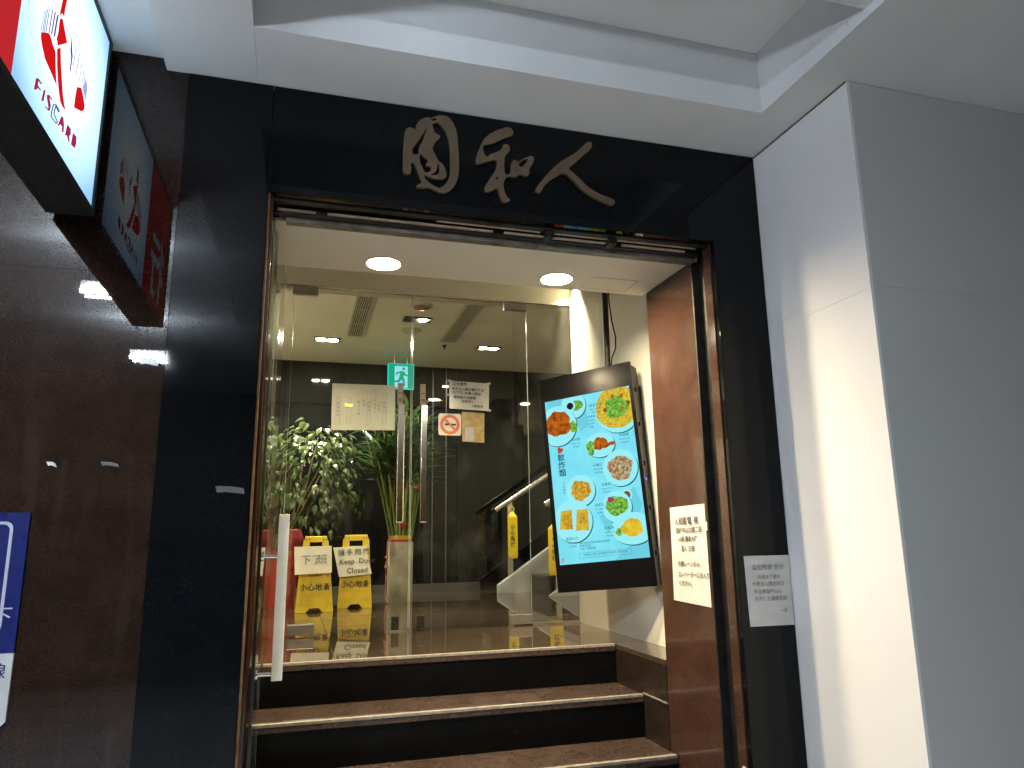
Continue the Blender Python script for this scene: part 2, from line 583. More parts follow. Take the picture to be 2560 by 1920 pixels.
TRACE = {"yuan": [[[0.18,2.877],[0.193,2.879],[0.21,2.869],[0.208,2.885],[0.216,2.905],[0.23,2.921],[0.256,2.931],[0.262,2.927],[0.284,2.94],[0.305,2.947],[0.325,2.945],[0.34,2.931],[0.351,2.912],[0.36,2.883],[0.363,2.85],[0.366,2.809],[0.368,2.763],[0.368,2.726],[0.362,2.693],[0.349,2.669],[0.336,2.651],[0.319,2.639],[0.298,2.638],[0.282,2.644],[0.267,2.651],[0.254,2.653],[0.236,2.647],[0.214,2.646],[0.213,2.655],[0.223,2.662],[0.234,2.667],[0.23,2.678],[0.222,2.697],[0.216,2.715],[0.209,2.732],[0.203,2.743],[0.192,2.742],[0.194,2.721],[0.194,2.699],[0.183,2.694],[0.169,2.697],[0.164,2.707],[0.165,2.744],[0.165,2.789],[0.167,2.83],[0.169,2.856],[0.174,2.87]],[[0.25,2.896],[0.242,2.874],[0.229,2.849],[0.215,2.824],[0.2,2.801],[0.196,2.784],[0.201,2.772],[0.219,2.778],[0.221,2.783],[0.22,2.804],[0.234,2.831],[0.242,2.86],[0.248,2.879]],[[0.267,2.906],[0.275,2.879],[0.28,2.869],[0.299,2.862],[0.296,2.852],[0.284,2.841],[0.276,2.821],[0.27,2.806],[0.274,2.796],[0.285,2.774],[0.293,2.761],[0.306,2.754],[0.317,2.737],[0.322,2.715],[0.322,2.702],[0.315,2.694],[0.3,2.689],[0.277,2.689],[0.258,2.693],[0.243,2.702],[0.241,2.691],[0.25,2.678],[0.265,2.667],[0.281,2.659],[0.298,2.655],[0.315,2.669],[0.328,2.689],[0.335,2.712],[0.336,2.749],[0.335,2.79],[0.334,2.827],[0.327,2.859],[0.318,2.886],[0.305,2.905],[0.292,2.915],[0.28,2.911]],[[0.229,2.78],[0.241,2.768],[0.255,2.761],[0.253,2.751],[0.245,2.741],[0.247,2.735],[0.262,2.737],[0.266,2.73],[0.263,2.716],[0.254,2.71],[0.241,2.711],[0.235,2.726],[0.226,2.743],[0.223,2.761],[0.224,2.775]],[[0.289,2.752],[0.294,2.748],[0.297,2.726],[0.293,2.71],[0.277,2.702],[0.261,2.703],[0.277,2.711],[0.287,2.724]],[[0.26,2.921],[0.275,2.929],[0.286,2.93],[0.284,2.922],[0.271,2.918]]],"he": [[[0.553,2.937],[0.567,2.937],[0.577,2.923],[0.575,2.908],[0.564,2.899],[0.543,2.892],[0.521,2.876],[0.494,2.86],[0.471,2.852],[0.462,2.85],[0.458,2.836],[0.461,2.818],[0.467,2.807],[0.478,2.801],[0.482,2.814],[0.502,2.823],[0.525,2.837],[0.535,2.85],[0.533,2.858],[0.543,2.867],[0.557,2.864],[0.563,2.849],[0.561,2.839],[0.549,2.826],[0.542,2.811],[0.539,2.787],[0.54,2.763],[0.542,2.742],[0.553,2.743],[0.563,2.748],[0.565,2.771],[0.568,2.793],[0.576,2.807],[0.585,2.805],[0.592,2.799],[0.606,2.81],[0.633,2.826],[0.644,2.832],[0.654,2.83],[0.657,2.817],[0.653,2.803],[0.643,2.789],[0.636,2.772],[0.637,2.758],[0.632,2.748],[0.618,2.746],[0.602,2.752],[0.591,2.742],[0.575,2.735],[0.563,2.739],[0.55,2.734],[0.544,2.726],[0.537,2.712],[0.536,2.688],[0.541,2.666],[0.549,2.651],[0.56,2.645],[0.559,2.637],[0.542,2.63],[0.53,2.63],[0.525,2.645],[0.518,2.668],[0.512,2.686],[0.503,2.677],[0.483,2.665],[0.465,2.662],[0.462,2.674],[0.468,2.691],[0.481,2.714],[0.497,2.739],[0.506,2.754],[0.511,2.773],[0.513,2.795],[0.493,2.792],[0.466,2.781],[0.44,2.768],[0.43,2.772],[0.431,2.79],[0.438,2.815],[0.449,2.844],[0.458,2.867],[0.474,2.888],[0.494,2.906],[0.526,2.925]],[[0.506,2.726],[0.515,2.732],[0.517,2.725],[0.508,2.713]],[[0.596,2.783],[0.599,2.797],[0.612,2.81],[0.633,2.819],[0.631,2.809],[0.619,2.793],[0.607,2.78]]],"ren": [[[0.885,2.928],[0.895,2.922],[0.895,2.905],[0.882,2.888],[0.857,2.865],[0.825,2.831],[0.795,2.803],[0.8,2.794],[0.818,2.782],[0.841,2.761],[0.869,2.736],[0.897,2.72],[0.93,2.707],[0.964,2.7],[0.98,2.692],[0.982,2.683],[0.972,2.669],[0.948,2.674],[0.915,2.684],[0.882,2.699],[0.854,2.715],[0.831,2.736],[0.808,2.761],[0.785,2.778],[0.766,2.777],[0.747,2.763],[0.728,2.751],[0.705,2.729],[0.693,2.713],[0.681,2.686],[0.669,2.684],[0.657,2.692],[0.667,2.71],[0.686,2.736],[0.71,2.768],[0.734,2.795],[0.758,2.822],[0.792,2.846],[0.826,2.87],[0.851,2.896],[0.871,2.919]]],"logo_red": [[[-0.491,2.827],[-0.459,2.852],[-0.462,2.835],[-0.467,2.806],[-0.467,2.782],[-0.478,2.782],[-0.486,2.78],[-0.488,2.772],[-0.496,2.765],[-0.498,2.776],[-0.492,2.807]],[[-0.485,2.765],[-0.474,2.77],[-0.423,2.737],[-0.487,2.683],[-0.491,2.692],[-0.499,2.693],[-0.493,2.717],[-0.494,2.755]],[[-0.6,2.638],[-0.582,2.652],[-0.554,2.67],[-0.544,2.672],[-0.519,2.663],[-0.495,2.659],[-0.477,2.616],[-0.459,2.586],[-0.471,2.588],[-0.505,2.592],[-0.555,2.597],[-0.583,2.613],[-0.597,2.626]],[[-0.487,2.674],[-0.465,2.693],[-0.447,2.655],[-0.428,2.625],[-0.408,2.594],[-0.387,2.574],[-0.371,2.568],[-0.401,2.563],[-0.419,2.566],[-0.439,2.583],[-0.456,2.607],[-0.473,2.636]],[[-0.308,2.681],[-0.272,2.702],[-0.25,2.692],[-0.226,2.674],[-0.225,2.664],[-0.234,2.652],[-0.251,2.64],[-0.282,2.627],[-0.312,2.615],[-0.312,2.64]]],"logo_purple": [[[-0.597,2.701],[-0.596,2.702],[-0.6,2.642],[-0.602,2.64]],[[-0.589,2.71],[-0.587,2.711],[-0.59,2.647],[-0.593,2.646]],[[-0.581,2.717],[-0.578,2.72],[-0.581,2.653],[-0.584,2.651]],[[-0.57,2.726],[-0.567,2.729],[-0.57,2.661],[-0.574,2.658]],[[-0.551,2.738],[-0.546,2.742],[-0.55,2.673],[-0.555,2.67]],[[-0.533,2.747],[-0.526,2.752],[-0.532,2.682],[-0.539,2.677]],[[-0.516,2.751],[-0.506,2.759],[-0.511,2.692],[-0.521,2.685]],[[-0.398,2.777],[-0.37,2.733],[-0.373,2.675],[-0.38,2.686],[-0.38,2.722],[-0.392,2.736]],[[-0.355,2.778],[-0.352,2.78],[-0.355,2.715],[-0.359,2.713]],[[-0.322,2.778],[-0.318,2.78],[-0.323,2.714],[-0.327,2.712]],[[-0.292,2.774],[-0.289,2.777],[-0.293,2.71],[-0.296,2.707]],[[-0.268,2.768],[-0.265,2.77],[-0.269,2.707],[-0.272,2.705]],[[-0.254,2.762],[-0.251,2.765],[-0.255,2.711],[-0.258,2.709]]],"logo_pale": [[[-0.242,2.756],[-0.219,2.731],[-0.226,2.687],[-0.237,2.697],[-0.255,2.705]]],"logo_letters": [[[-0.594,2.519],[-0.578,2.527],[-0.555,2.529],[-0.559,2.524],[-0.579,2.521],[-0.579,2.509],[-0.556,2.511],[-0.559,2.507],[-0.579,2.503],[-0.582,2.495],[-0.598,2.485]],[[-0.539,2.522],[-0.528,2.529],[-0.532,2.496],[-0.546,2.488]],[[-0.514,2.525],[-0.501,2.533],[-0.478,2.535],[-0.48,2.531],[-0.498,2.528],[-0.482,2.515],[-0.484,2.5],[-0.493,2.493],[-0.519,2.489],[-0.519,2.492],[-0.497,2.496],[-0.495,2.502],[-0.514,2.518]],[[-0.399,2.535],[-0.385,2.54],[-0.372,2.523],[-0.371,2.504],[-0.383,2.499],[-0.385,2.513],[-0.399,2.512],[-0.411,2.5],[-0.418,2.496]],[[-0.348,2.541],[-0.318,2.545],[-0.314,2.531],[-0.324,2.521],[-0.315,2.507],[-0.323,2.504],[-0.34,2.512],[-0.356,2.505]],[[-0.296,2.546],[-0.265,2.552],[-0.261,2.532],[-0.269,2.514],[-0.301,2.508]]],"logo_cout": [[[-0.465,2.528],[-0.448,2.539],[-0.418,2.539],[-0.424,2.532],[-0.448,2.535],[-0.454,2.509],[-0.422,2.504],[-0.431,2.495],[-0.471,2.491],[-0.472,2.501]]]}

# ------------------------------------------------------------------ ground and street
struct('road', box(-300, 300, -300, -6.0, -0.24, -0.12), 'asphalt', 'asphalt road beyond the arcade')
pv = thing('arcade_pavement', 'grey stone paving under the arcade ceiling', None, (0, 0, 0), kind='structure')
obj('kerb', box(-12, 12, -6.2, -6.0, -0.12, 0.004), 'concrete', pv)
obj('paving', box(-12, 12, -6.0, 0.6, -0.12, 0.0), 'pavement', pv)

# ------------------------------------------------------------------ facade: brown granite wall, black portal
ZT, ZL = 2.973, 2.573
XA, XB, XL, XR = -0.557, 1.634, -0.265, 1.41
gw = thing('granite_wall', 'polished dark red brown granite wall left of the black portal', None, (-2, 0, 0), kind='structure')
obj('backing', box(-4, -0.30, 0.032, 0.30, 0, 3.6), 'band_dark', gw)
xs = [-4.0, -3.1, -2.2, -1.3, XA]
zs = [0.0, 2.249, 3.10]
for i in range(len(xs) - 1):
    for k in range(len(zs) - 1):
        obj('slab', box(xs[i] + .0006, xs[i + 1] - .0006, 0.0, 0.03, zs[k] + .0006, zs[k + 1] - .0006), 'wall_granite', gw)
po = thing('granite_portal', 'black polished granite frame around the lit entrance', 'portal', (0.5, 0, 0))
obj('jamb', box(XA + .001, -0.284, -0.006, 0.03, 0, ZT - .002), 'black_granite', po, bevel=0.0015)
obj('lintel', box(-0.282, XB - .003, -0.005, 0.03, ZL, ZT - .002), 'black_granite', po, bevel=0.0015)
obj('jamb', box(XR, XB - .003, -0.005, 0.02, 0, ZL - .001), 'black_granite', po, bevel=0.0015)
obj('jamb_edge', box(-0.282, -0.2755, -0.003, 0.02, 0, ZL - .001), 'rust_line', po)
obj('lintel_core', box(-0.30, XB + .1, 0.031, 0.165, 2.625, 3.6), 'grille_dark', po)

# reveals, lined with brown granite
rv = thing('left_reveal', 'polished granite lining on the left side of the entrance', None, (XL, 1, 0), kind='structure')
obj('slab', box(-0.30, XL, 0.021, 0.075, 0, 2.62), 'brown_granite', rv, bevel=0.001)
obj('guide_rail', box(-0.30, -0.285, 0.077, 0.125, 0, 2.62), 'dark_metal', rv)
obj('slab', box(-0.30, XL, 0.127, 0.62, 0, 1.62), 'brown_granite', rv, bevel=0.001)
obj('slab', box(-0.30, XL, 0.127, 0.62, 1.622, 2.549), 'brown_granite', rv, bevel=0.001)
obj('slab', box(-0.30, XL - .002, 0.622, 2.06, 0, 2.94), 'brown_granite', rv, bevel=0.001)
obj('upper_wall', box(-0.36, XL - .001, 0.622, 2.06, 2.942, 3.2), 'cream_paint', rv)
rr = thing('right_reveal', 'red brown granite lining on the right side of the entrance', None, (1.405, 0.3, 0), kind='structure')
obj('slab', box(1.405, 1.60, 0.022, 0.073, 2.02, 2.62), 'brown_granite', rr, bevel=0.001)
obj('slab', box(1.405, 1.60, 0.022, 0.073, 0, 2.018), 'brown_granite', rr, bevel=0.001)
gr = obj('guide_rail', box(1.437, 1.60, 0.075, 0.169, 0, 2.62), 'dark_metal', rr)
obj('rail_lip', box(1.404, 1.436, 0.162, 0.170, 0, 2.549), 'dark_metal', gr)
obj('slab', box(1.405, 1.60, 0.172, 0.58, 0, 2.549), 'brown_granite', rr, bevel=0.0015)

# ------------------------------------------------------------------ arcade ceiling and column
cl = thing('arcade_ceiling', 'white painted arcade ceiling with a recessed coffer', None, (0, -2, 3), kind='structure')
Y0 = -6.0
obj('soffit', box(-0.626, -0.337, Y0, 0.031, ZT, 3.5), 'ceiling_paint', cl)
obj('soffit', box(-0.336, 1.468, -0.30, 0.031, ZT, 3.5), 'ceiling_paint', cl)
obj('soffit', box(1.469, 5.0, Y0, 0.031, ZT + .001, 3.5), 'ceiling_paint', cl)
obj('coffer_top', box(-0.336, 1.468, Y0, -0.301, 3.222, 3.5), 'ceiling_paint', cl)
obj('cross_beam', box(-0.336, 1.468, -1.25, -0.83, 3.005, 3.221), 'ceiling_paint', cl)
obj('ceiling_panel', box(-5.0, -0.627, Y0, -0.001, 3.015, 3.5), 'ceiling_paint', cl)
wc = thing('white_column', 'wide white painted column right of the black portal', None, (2.4, -0.3, 0), kind='structure')
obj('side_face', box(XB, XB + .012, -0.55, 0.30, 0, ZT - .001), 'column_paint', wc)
obj('shaft', box(XB + .0125, 5.0, -0.5495, 0.30, 0, ZT - .001), 'shaft_tone', wc)
obj('plaster_seam', box(XB - .0016, XB + .002, -0.548, -0.20, 2.212, 2.240), 'column_paint', wc)
obj('top_stain', box(XB - .0012, XB + .001, -0.549, -0.004, ZT - .007, ZT - .0012), 'rust_line', wc)
obj('plaster_seam', box(XB - .0012, XB + .002, -0.20, -0.006, 2.230, 2.236), 'column_paint', wc)
obj('plaster_seam', box(XB + .03, 5.0, -0.5512, -0.545, 2.222, 2.240), 'shaft_tone', wc)

# ------------------------------------------------------------------ roller shutter slot above the opening
sh = thing('shutter_track', 'worn steel roller shutter slot under the black lintel', 'shutter track', (0.57, 0.1, 2.55))
obj('slot_lining', box(-0.264, 1.40, 0.034, 0.164, 2.600, 2.624), 'grille_dark', sh)
obj('front_plate', box(-0.264, 1.40, 0.032, 0.060, 2.566, 2.599), 'dark_metal', sh, bevel=0.002)
for a, b in ((-0.255, -0.125), (-0.085, 0.52), (0.565, 1.02), (1.05, 1.33)):
    obj('slot_lip', box(a, b, 0.080, 0.090, 2.553, 2.560), 'beige_trim', sh)
for a, b in ((0.30, 0.70), (0.73, 0.98), (1.0, 1.36)):
    obj('slot_lip', box(a, b, 0.058, 0.064, 2.561, 2.566), 'beige_trim', sh)
obj('bottom_bar', box(-0.264, 1.40, 0.094, 0.122, 2.548, 2.575), 'dark_metal', sh, bevel=0.003)
obj('angle_plate', box(-0.225, 1.40, 0.126, 0.168, 2.534, 2.598), 'track_metal', sh, bevel=0.003)
for x in (0.72, 0.98):
    obj('bracket', MB().box(x, x + .02, 0.045, 0.10, 2.540, 2.60).box(x + .028, x + .034, 0.05, 0.10, 2.545, 2.60), 'dark_metal', sh)

# ------------------------------------------------------------------ bronze characters on the lintel
ss = thing('shop_sign', 'three bronze brush written characters on the black lintel', 'sign', (0.57, -0.006, 2.65))
for key in ('yuan', 'he', 'ren'):
    ols = [smooth_ol(o, 1) for o in TRACE[key]]
    mb = poly_solid(ols, 0.012)
    mb.xf(plane_matrix((0, -0.0125, 0), (1, 0, 0), (0, 0, 1)))
    obj('character', mb, 'bronze', ss)

# ------------------------------------------------------------------ entrance steps
st = thing('entrance_steps', 'brown granite steps with black risers leading up inside', 'steps', (0.57, 0.5, 0))
NOSE = [-0.06, 0.23, 0.52, 0.81, 1.10]
RISE = 0.18
for k, y in enumerate(NOSE):
    top = RISE * (k + 1)
    obj('riser', box(-0.263, 1.401, y, y + 0.02, top - RISE + (0.001 if k else 0), top - 0.034), 'riser_black', st)
    y2 = NOSE[k + 1] + 0.001 if k < 4 else 1.13
    obj('tread', box(-0.263, 1.401, y - 0.004, y2, top - 0.033, top), 'tread_granite', st, bevel=0.002)
    nb = MB().box(-0.255, 1.398, y - 0.0055, y + 0.016, top - 0.010, top + 0.0015)
    obj('nosing', nb, 'nosing', st, bevel=0.001)
obj('base', box(-0.262, 1.400, 1.135, 1.6, 0, 0.86), 'band_dark', st)
# ledge on the right, level with the landing
lg = thing('side_ledge', 'tiled ledge along the right side of the entrance steps', None, (1.5, 0.8, 0), kind='structure')
obj('top_tile', box(1.4025, 1.60, 0.583, 1.128, 0.876, 0.9), 'floor_tile', lg, bevel=0.0015)
obj('side_tile', box(1.4035, 1.60, 0.583, 1.128, 0.541, 0.8745), 'side_tile', lg)
obj('side_tile', box(1.4035, 1.60, 0.583, 1.128, 0.0, 0.539), 'side_tile', lg)
obj('edge_strip', box(1.3995, 1.4034, 0.583, 0.81, 0.722, 0.728), 'nosing', lg)

# ------------------------------------------------------------------ landing and lobby shell
YG = 2.0
lf = thing('lobby_floor', 'polished dark brown tiled floor of the landing and lobby', None, (0.5, 3, 0.9), kind='structure')
obj('bed', box(-1.2, 4.0, 1.131, 5.0, 0.86, 0.8875), 'band_dark', lf)
tx = [-1.2, -0.55, 0.05, 0.65, 1.25, 1.85, 2.45, 3.05, 4.0]
ty = [1.131, 1.5, 2.1, 2.7, 3.3, 3.9, 4.5, 4.95]
for i in range(len(tx) - 1):
    for k in range(len(ty) - 1):
        dz = random.uniform(-0.0004, 0.0004)
        obj('tile', box(tx[i] + .001, tx[i + 1] - .001, ty[k] + .001, ty[k + 1] - .001, 0.888, 0.9 + dz), 'floor_tile', lf, bevel=0.0012)

vs = thing('vestibule_shell', 'cream painted soffit, walls and header of the entrance vestibule', None, (0.6, 1.2, 2.5), kind='structure')
DL = [(0.159, 0.500), (0.924, 0.500)]
RC = 0.070
outer = [(XL + .001, 0.170), (1.404, 0.170), (1.404, 0.62), (XL + .001, 0.62)]


def circ(c, r, n=32):
    return [(c[0] + r * math.cos(2 * math.pi * k / n), c[1] + r * math.sin(2 * math.pi * k / n)) for k in range(n)]


mb = poly_solid([outer] + [circ(c, RC) for c in DL], 0.012)
mb.xf(Matrix.Translation((0, 0, 2.556)))
sf = obj('soffit', mb, 'cream_paint', vs)
obj('hatch', box(1.07, 1.29, 0.435, 0.575, 2.5488, 2.5499), 'cream_paint', sf)
for a in (box(1.066, 1.295, 0.432, 0.434, 2.5492, 2.5499), box(1.066, 1.295, 0.576, 0.578, 2.5492, 2.5499), box(1.291, 1.293, 0.436, 0.574, 2.5492, 2.5499)):
    obj('crack', a, 'crack', sf)
obj('soffit_back', box(XL + .001, 1.60, 0.608, 0.62, 2.563, 3.2), 'cream_paint', vs)
obj('upper_ceiling', box(-0.36, 1.66, 0.0, 2.3, 3.201, 3.5), 'cream_paint', vs)
obj('right_wall', box(1.57, 1.66, 0.581, YG + .012, 0.901, 3.2), 'cream_paint', vs)
obj('header', box(-0.264, 1.569, YG - .01, YG + .13, 2.945, 3.2), 'cream_paint', vs)
obj('soil_stain', box(1.28, 1.39, 0.172, 0.20, 2.5485, 2.5499), 'crack', sf)

lo = thing('lobby_shell', 'dim lobby with a cream ceiling and dark glass rear wall', None, (1, 4, 1), kind='structure')
obj('ceiling', box(-1.2, 4.0, YG + .131, 5.1, 3.17, 3.3), 'lobby_paint', lo)
obj('left_wall', box(-1.3, -1.2, YG - .1, 5.1, 0.8, 3.3), 'lobby_paint', lo)
obj('right_wall', box(4.0, 4.1, YG - .1, 5.1, 0.8, 3.3), 'lobby_paint', lo)
obj('front_wall', box(1.66, 4.0, YG, YG + .12, 0.8, 3.3), 'lobby_paint', lo)
obj('front_wall', box(-1.2, -0.301, YG + .03, YG + .12, 0.8, 3.3), 'lobby_paint', lo)
obj('skirting', box(-1.2, 1.66, 4.935, 4.99, 0.9, 0.985), 'band_dark', lo)
obj('rear_core', box(-1.2, 4.0, 4.99, 5.1, 0.8, 3.3), 'grille_dark', lo)
px = [-1.2, -0.42, 0.30, 1.02, 1.42, 2.14, 2.86, 4.0]
for a, b in zip(px[:-1], px[1:]):
    obj('pane', box(a + .002, b - .002, 4.945, 4.985, 0.987, 3.169), 'dark_glass', lo)
for x in (1.16, 1.30):
    obj('mullion', box(x, x + 0.012, 4.937, 4.944, 0.987, 3.168), 'band_dark', lo)

# ------------------------------------------------------------------ recessed downlights
def downlight(x, y, z, label, depth=0.023):
    t = thing('downlight', label, 'ceiling light', (x, y, z), 'round downlights over the entrance steps')
    obj('trim_ring', MB().lathe([(RC - .002, 0.002), (RC - .001, -0.003), (RC + .010, -0.003), (RC + .012, -0.0005)], (x, y, z)), 'white_plastic', t, True)
    obj('can', MB().lathe([(RC - .003, 0.0), (RC - .004, depth + .02), (0.0005, depth + .021)], (x, y, z)), 'white_plastic', t, True)
    obj('lamp', MB().lathe([(RC - .006, 0.0), (RC * .8, -.012), (RC * .5, -.019), (.0005, -.022)], (x, y, z + depth)), 'lamp_warm', t)
    return t


downlight(DL[0][0], DL[0][1], 2.55, 'glowing round downlight in the soffit near the left jamb')
downlight(DL[1][0], DL[1][1], 2.55, 'glowing round downlight in the soffit nearer the menu screen')
t = thing('cove_light', 'small lamp above the soffit washing the far corner of the cream wall', 'ceiling light', (1.525, 1.90, 3.2))
obj('housing', MB().lathe([(0.040, -0.0005), (0.040, -0.13), (0.036, -0.131), (0.034, -0.02), (0.0005, -0.019)], (1.525, 1.90, 3.2)), 'white_plastic', t, True)
obj('lamp', MB().disc((1.525, 1.90, 3.165), 0.032), 'lamp_cove', t)

# ------------------------------------------------------------------ fluorescent fittings of the arcade
def batten(x, y, label):
    z = 2.70
    t = thing('fluorescent_light', label, 'ceiling light', (x, y, z), 'fluorescent fittings hung under the arcade ceiling')
    obj('housing', box(x - 0.125, x + 0.125, y - 0.018, y + 0.018, z + 0.0, z + 0.075), 'white_plastic', t, bevel=0.004)
    for dy in (-0.045, 0.045):
        obj('tube', MB().tube([(x - 0.11, y + dy, z + 0.012), (x + 0.11, y + dy, z + 0.012)], 0.011, 10), 'tube_light', t, True)
    for dx in (-0.09, 0.09):
        obj('hanger', MB().tube([(x + dx, y, z + 0.075), (x + dx, y, 3.0145)], 0.004, 6), 'satin_steel', t)


batten(-1.154, -1.71, 'hanging twin tube fluorescent fitting nearest the granite wall')
batten(-1.208, -3.20, 'hanging twin tube fluorescent fitting farther from the granite wall')

# ------------------------------------------------------------------ lit projecting sign
XS = -0.79
SZ0, SZ1, SY0, SY1 = 2.432, 3.005, -1.20, -0.055
sg = thing('light_box_sign', 'lit white and red light box sign lettered FISCARD with a red logo', 'sign', (-0.85, -0.6, SZ0))
case = MB()
T = 0.020
case.box(XS - .11, XS - .004, SY0 - T, SY1 + T, SZ0 - T, SZ0 - .001)
case.box(XS - .11, XS - .004, SY0 - T, SY1 + T, SZ1 + .001, 3.0145)
case.box(XS - .11, XS - .004, SY1 + .001, SY1 + T, SZ0 - .0005, SZ1 + .0005)
case.box(XS - .11, XS - .004, SY0 - T, SY0 - .001, SZ0 - .0005, SZ1 + .0005)
case.box(XS - .125, XS - .111, SY0 - T, SY1 + T, SZ0 - T, 3.0145)
obj('case', case, 'sign_case', sg)
fr = MB()
for a in ((SY0 - T, SY1 + T, SZ0 - T, SZ0 - .002), (SY0 - T, SY1 + T, SZ1 + .002, 3.0145), (SY1 + .002, SY1 + T, SZ0 - .0015, SZ1 + .0015), (SY0 - T, SY0 - .002, SZ0 - .0015, SZ1 + .0015)):
    fr.box(XS - .0035, XS + .006, *a)
obj('frame', fr, 'sign_case', sg)
SYR = -0.725
fw = obj('white_panel', box(XS - .02, XS, SYR + .0005, SY1, SZ0, SZ1), 'sign_white', sg)
fr_ = obj('red_panel', box(XS - .02, XS, SY0, SYR - .0005, SZ0, SZ1), 'sign_red', sg)


def on_sign(polys, mat, name, lift=0.0012, parent=fw):
    for ol in polys:
        obj(name, poly_solid([ol], 0.0006).xf(plane_matrix((XS + lift, 0, 0), (0, 1, 0), (0, 0, 1))), mat, parent)


clampz = lambda ol: [(y, min(z, SZ1 - .004)) for y, z in ol]
on_sign([clampz(o) for o in TRACE['logo_red']], 'sign_logo_red', 'logo')
on_sign(TRACE['logo_purple'], 'sign_purple', 'logo_stripe')
on_sign(TRACE['logo_pale'], 'sign_pale', 'logo_tint')
on_sign(TRACE['logo_letters'], 'sign_letter', 'letter', 0.0015)
co = TRACE['logo_cout'][0]
mbc = MB()
for i in range(len(co)):
    a, b = co[i], co[(i + 1) % len(co)]
    mbc.tube([(XS + .0015, a[0], a[1]), (XS + .0015, b[0], b[1])], 0.0014, 5)
obj('outlined_letter', mbc, 'sign_outline', fw)
lettering(fr_, '行', 0.30, 'exit_white', (XS + .0015, -0.98, 2.50), (0, 1, 0), (0, 0, 1), 'CENTER', 0.006, 'character')

# ------------------------------------------------------------------ open glass door with bar handle by the left jamb
fd = thing('glass_door', 'open frameless glass door folded against the left jamb with a long bar handle', 'door', (-0.245, 0.35, 0.03))
obj('glass_pane', box(-0.2575, -0.2475, 0.135, 0.600, 0.56, 2.50), 'leaf_glass', fd)
obj('glass_edge', box(-0.2577, -0.2473, 0.6005, 0.604, 0.56, 2.50), 'satin_steel', fd)
hb = obj('handle_bar', box(-0.200, -0.166, 0.195, 0.222, 0.985, 1.512), 'steel', fd, bevel=0.002)
for z in (1.375, 1.005):
    obj('standoff', MB().tube([(-0.247, 0.208, z), (-0.198, 0.208, z)], 0.007, 10).lathe([(0.0, 0.0)], (0, 0, 0), 3) if False else MB().tube([(-0.247, 0.208, z), (-0.198, 0.208, z)], 0.007, 10), 'polished_steel', hb, True)
    obj('flange', MB().tube([(-0.2472, 0.208, z), (-0.242, 0.208, z)], 0.016, 14), 'polished_steel', hb, True)

# ------------------------------------------------------------------ inner glass doors
GY0, GY1 = YG, YG + .012


def patch(par, x0, x1, z0, z1, mat='satin_steel', name='patch_fitting'):
    return obj(name, box(x0, x1, GY0 - .012, GY1 + .012, z0, z1), mat, par, bevel=0.003)


def inner_door(label, x0, x1, hx, px0, bx0, lockx):
    t = thing('glass_door', label, 'door', ((x0 + x1) / 2, YG, 0.9), 'inner glass doors of the vestibule')
    obj('glass_pane', box(x0, x1, GY0, GY1, 0.912, 2.935), 'clear_glass', t)
    for x in (x0, x1):
        obj('glass_edge', box(x - .0010, x + .0010, GY0 - .0005, GY1 + .0005, 0.914, 2.934), 'edge_green', t)
    patch(t, px0, px0 + .152, 2.885, 2.936)
    patch(t, bx0, bx0 + .145, 0.908, 0.965)
    patch(t, lockx, lockx + .042, 0.910, 0.985, 'dark_metal', 'floor_lock')
    h = obj('handle', box(hx, hx + .042, GY0 - .062, GY0 - .036, 1.515, 2.222), 'polished_steel', t, bevel=0.006)
    for z in (2.10, 1.63):
        obj('standoff', MB().tube([(hx + .02, GY0 - .037, z), (hx + .02, GY0 - .0005, z)], 0.007, 10), 'polished_steel', h, True)
    lb = obj('door_label', box(hx + .002, hx + .036, GY0 - .0022, GY0 - .0006, 2.232, 2.362), 'label_tan', t)
    lettering(lb, '推', 0.030, 'black_ink', (hx + .019, GY0 - .003, 2.245), (1, 0, 0), (0, 0, 1), 'CENTER')
    lettering(lb, '門', 0.026, 'black_ink', (hx + .019, GY0 - .003, 2.285), (1, 0, 0), (0, 0, 1), 'CENTER')
    return t


plain('edge_green', (0.42, 0.50, 0.42), 0.2, 0, 0.5)
inner_door('left inner glass door, the one carrying the large pale green notice', -0.212, 0.503, 0.418, -0.225, -0.165, 0.408)
inner_door('right inner glass door, the one carrying the no smoking sticker', 0.511, 1.258, 0.558, 1.104, 1.115, 0.556)
gp = thing('glass_panel', 'narrow fixed glass panel beside the right inner door', 'glass panel', (1.41, YG, 0.9))
obj('glass_pane', box(1.262, 1.569, GY0, GY1, 0.905, 2.944), 'clear_glass', gp)
obj('floor_channel', box(1.262, 1.569, GY0 - .012, GY1 + .012, 0.9005, 0.912), 'satin_steel', gp)
gp = thing('glass_panel', 'very narrow fixed glass strip beside the left inner door', 'glass panel', (-0.24, YG, 0.9))
obj('glass_pane', box(-0.264, -0.216, GY0, GY1, 0.905, 2.944), 'clear_glass', gp)

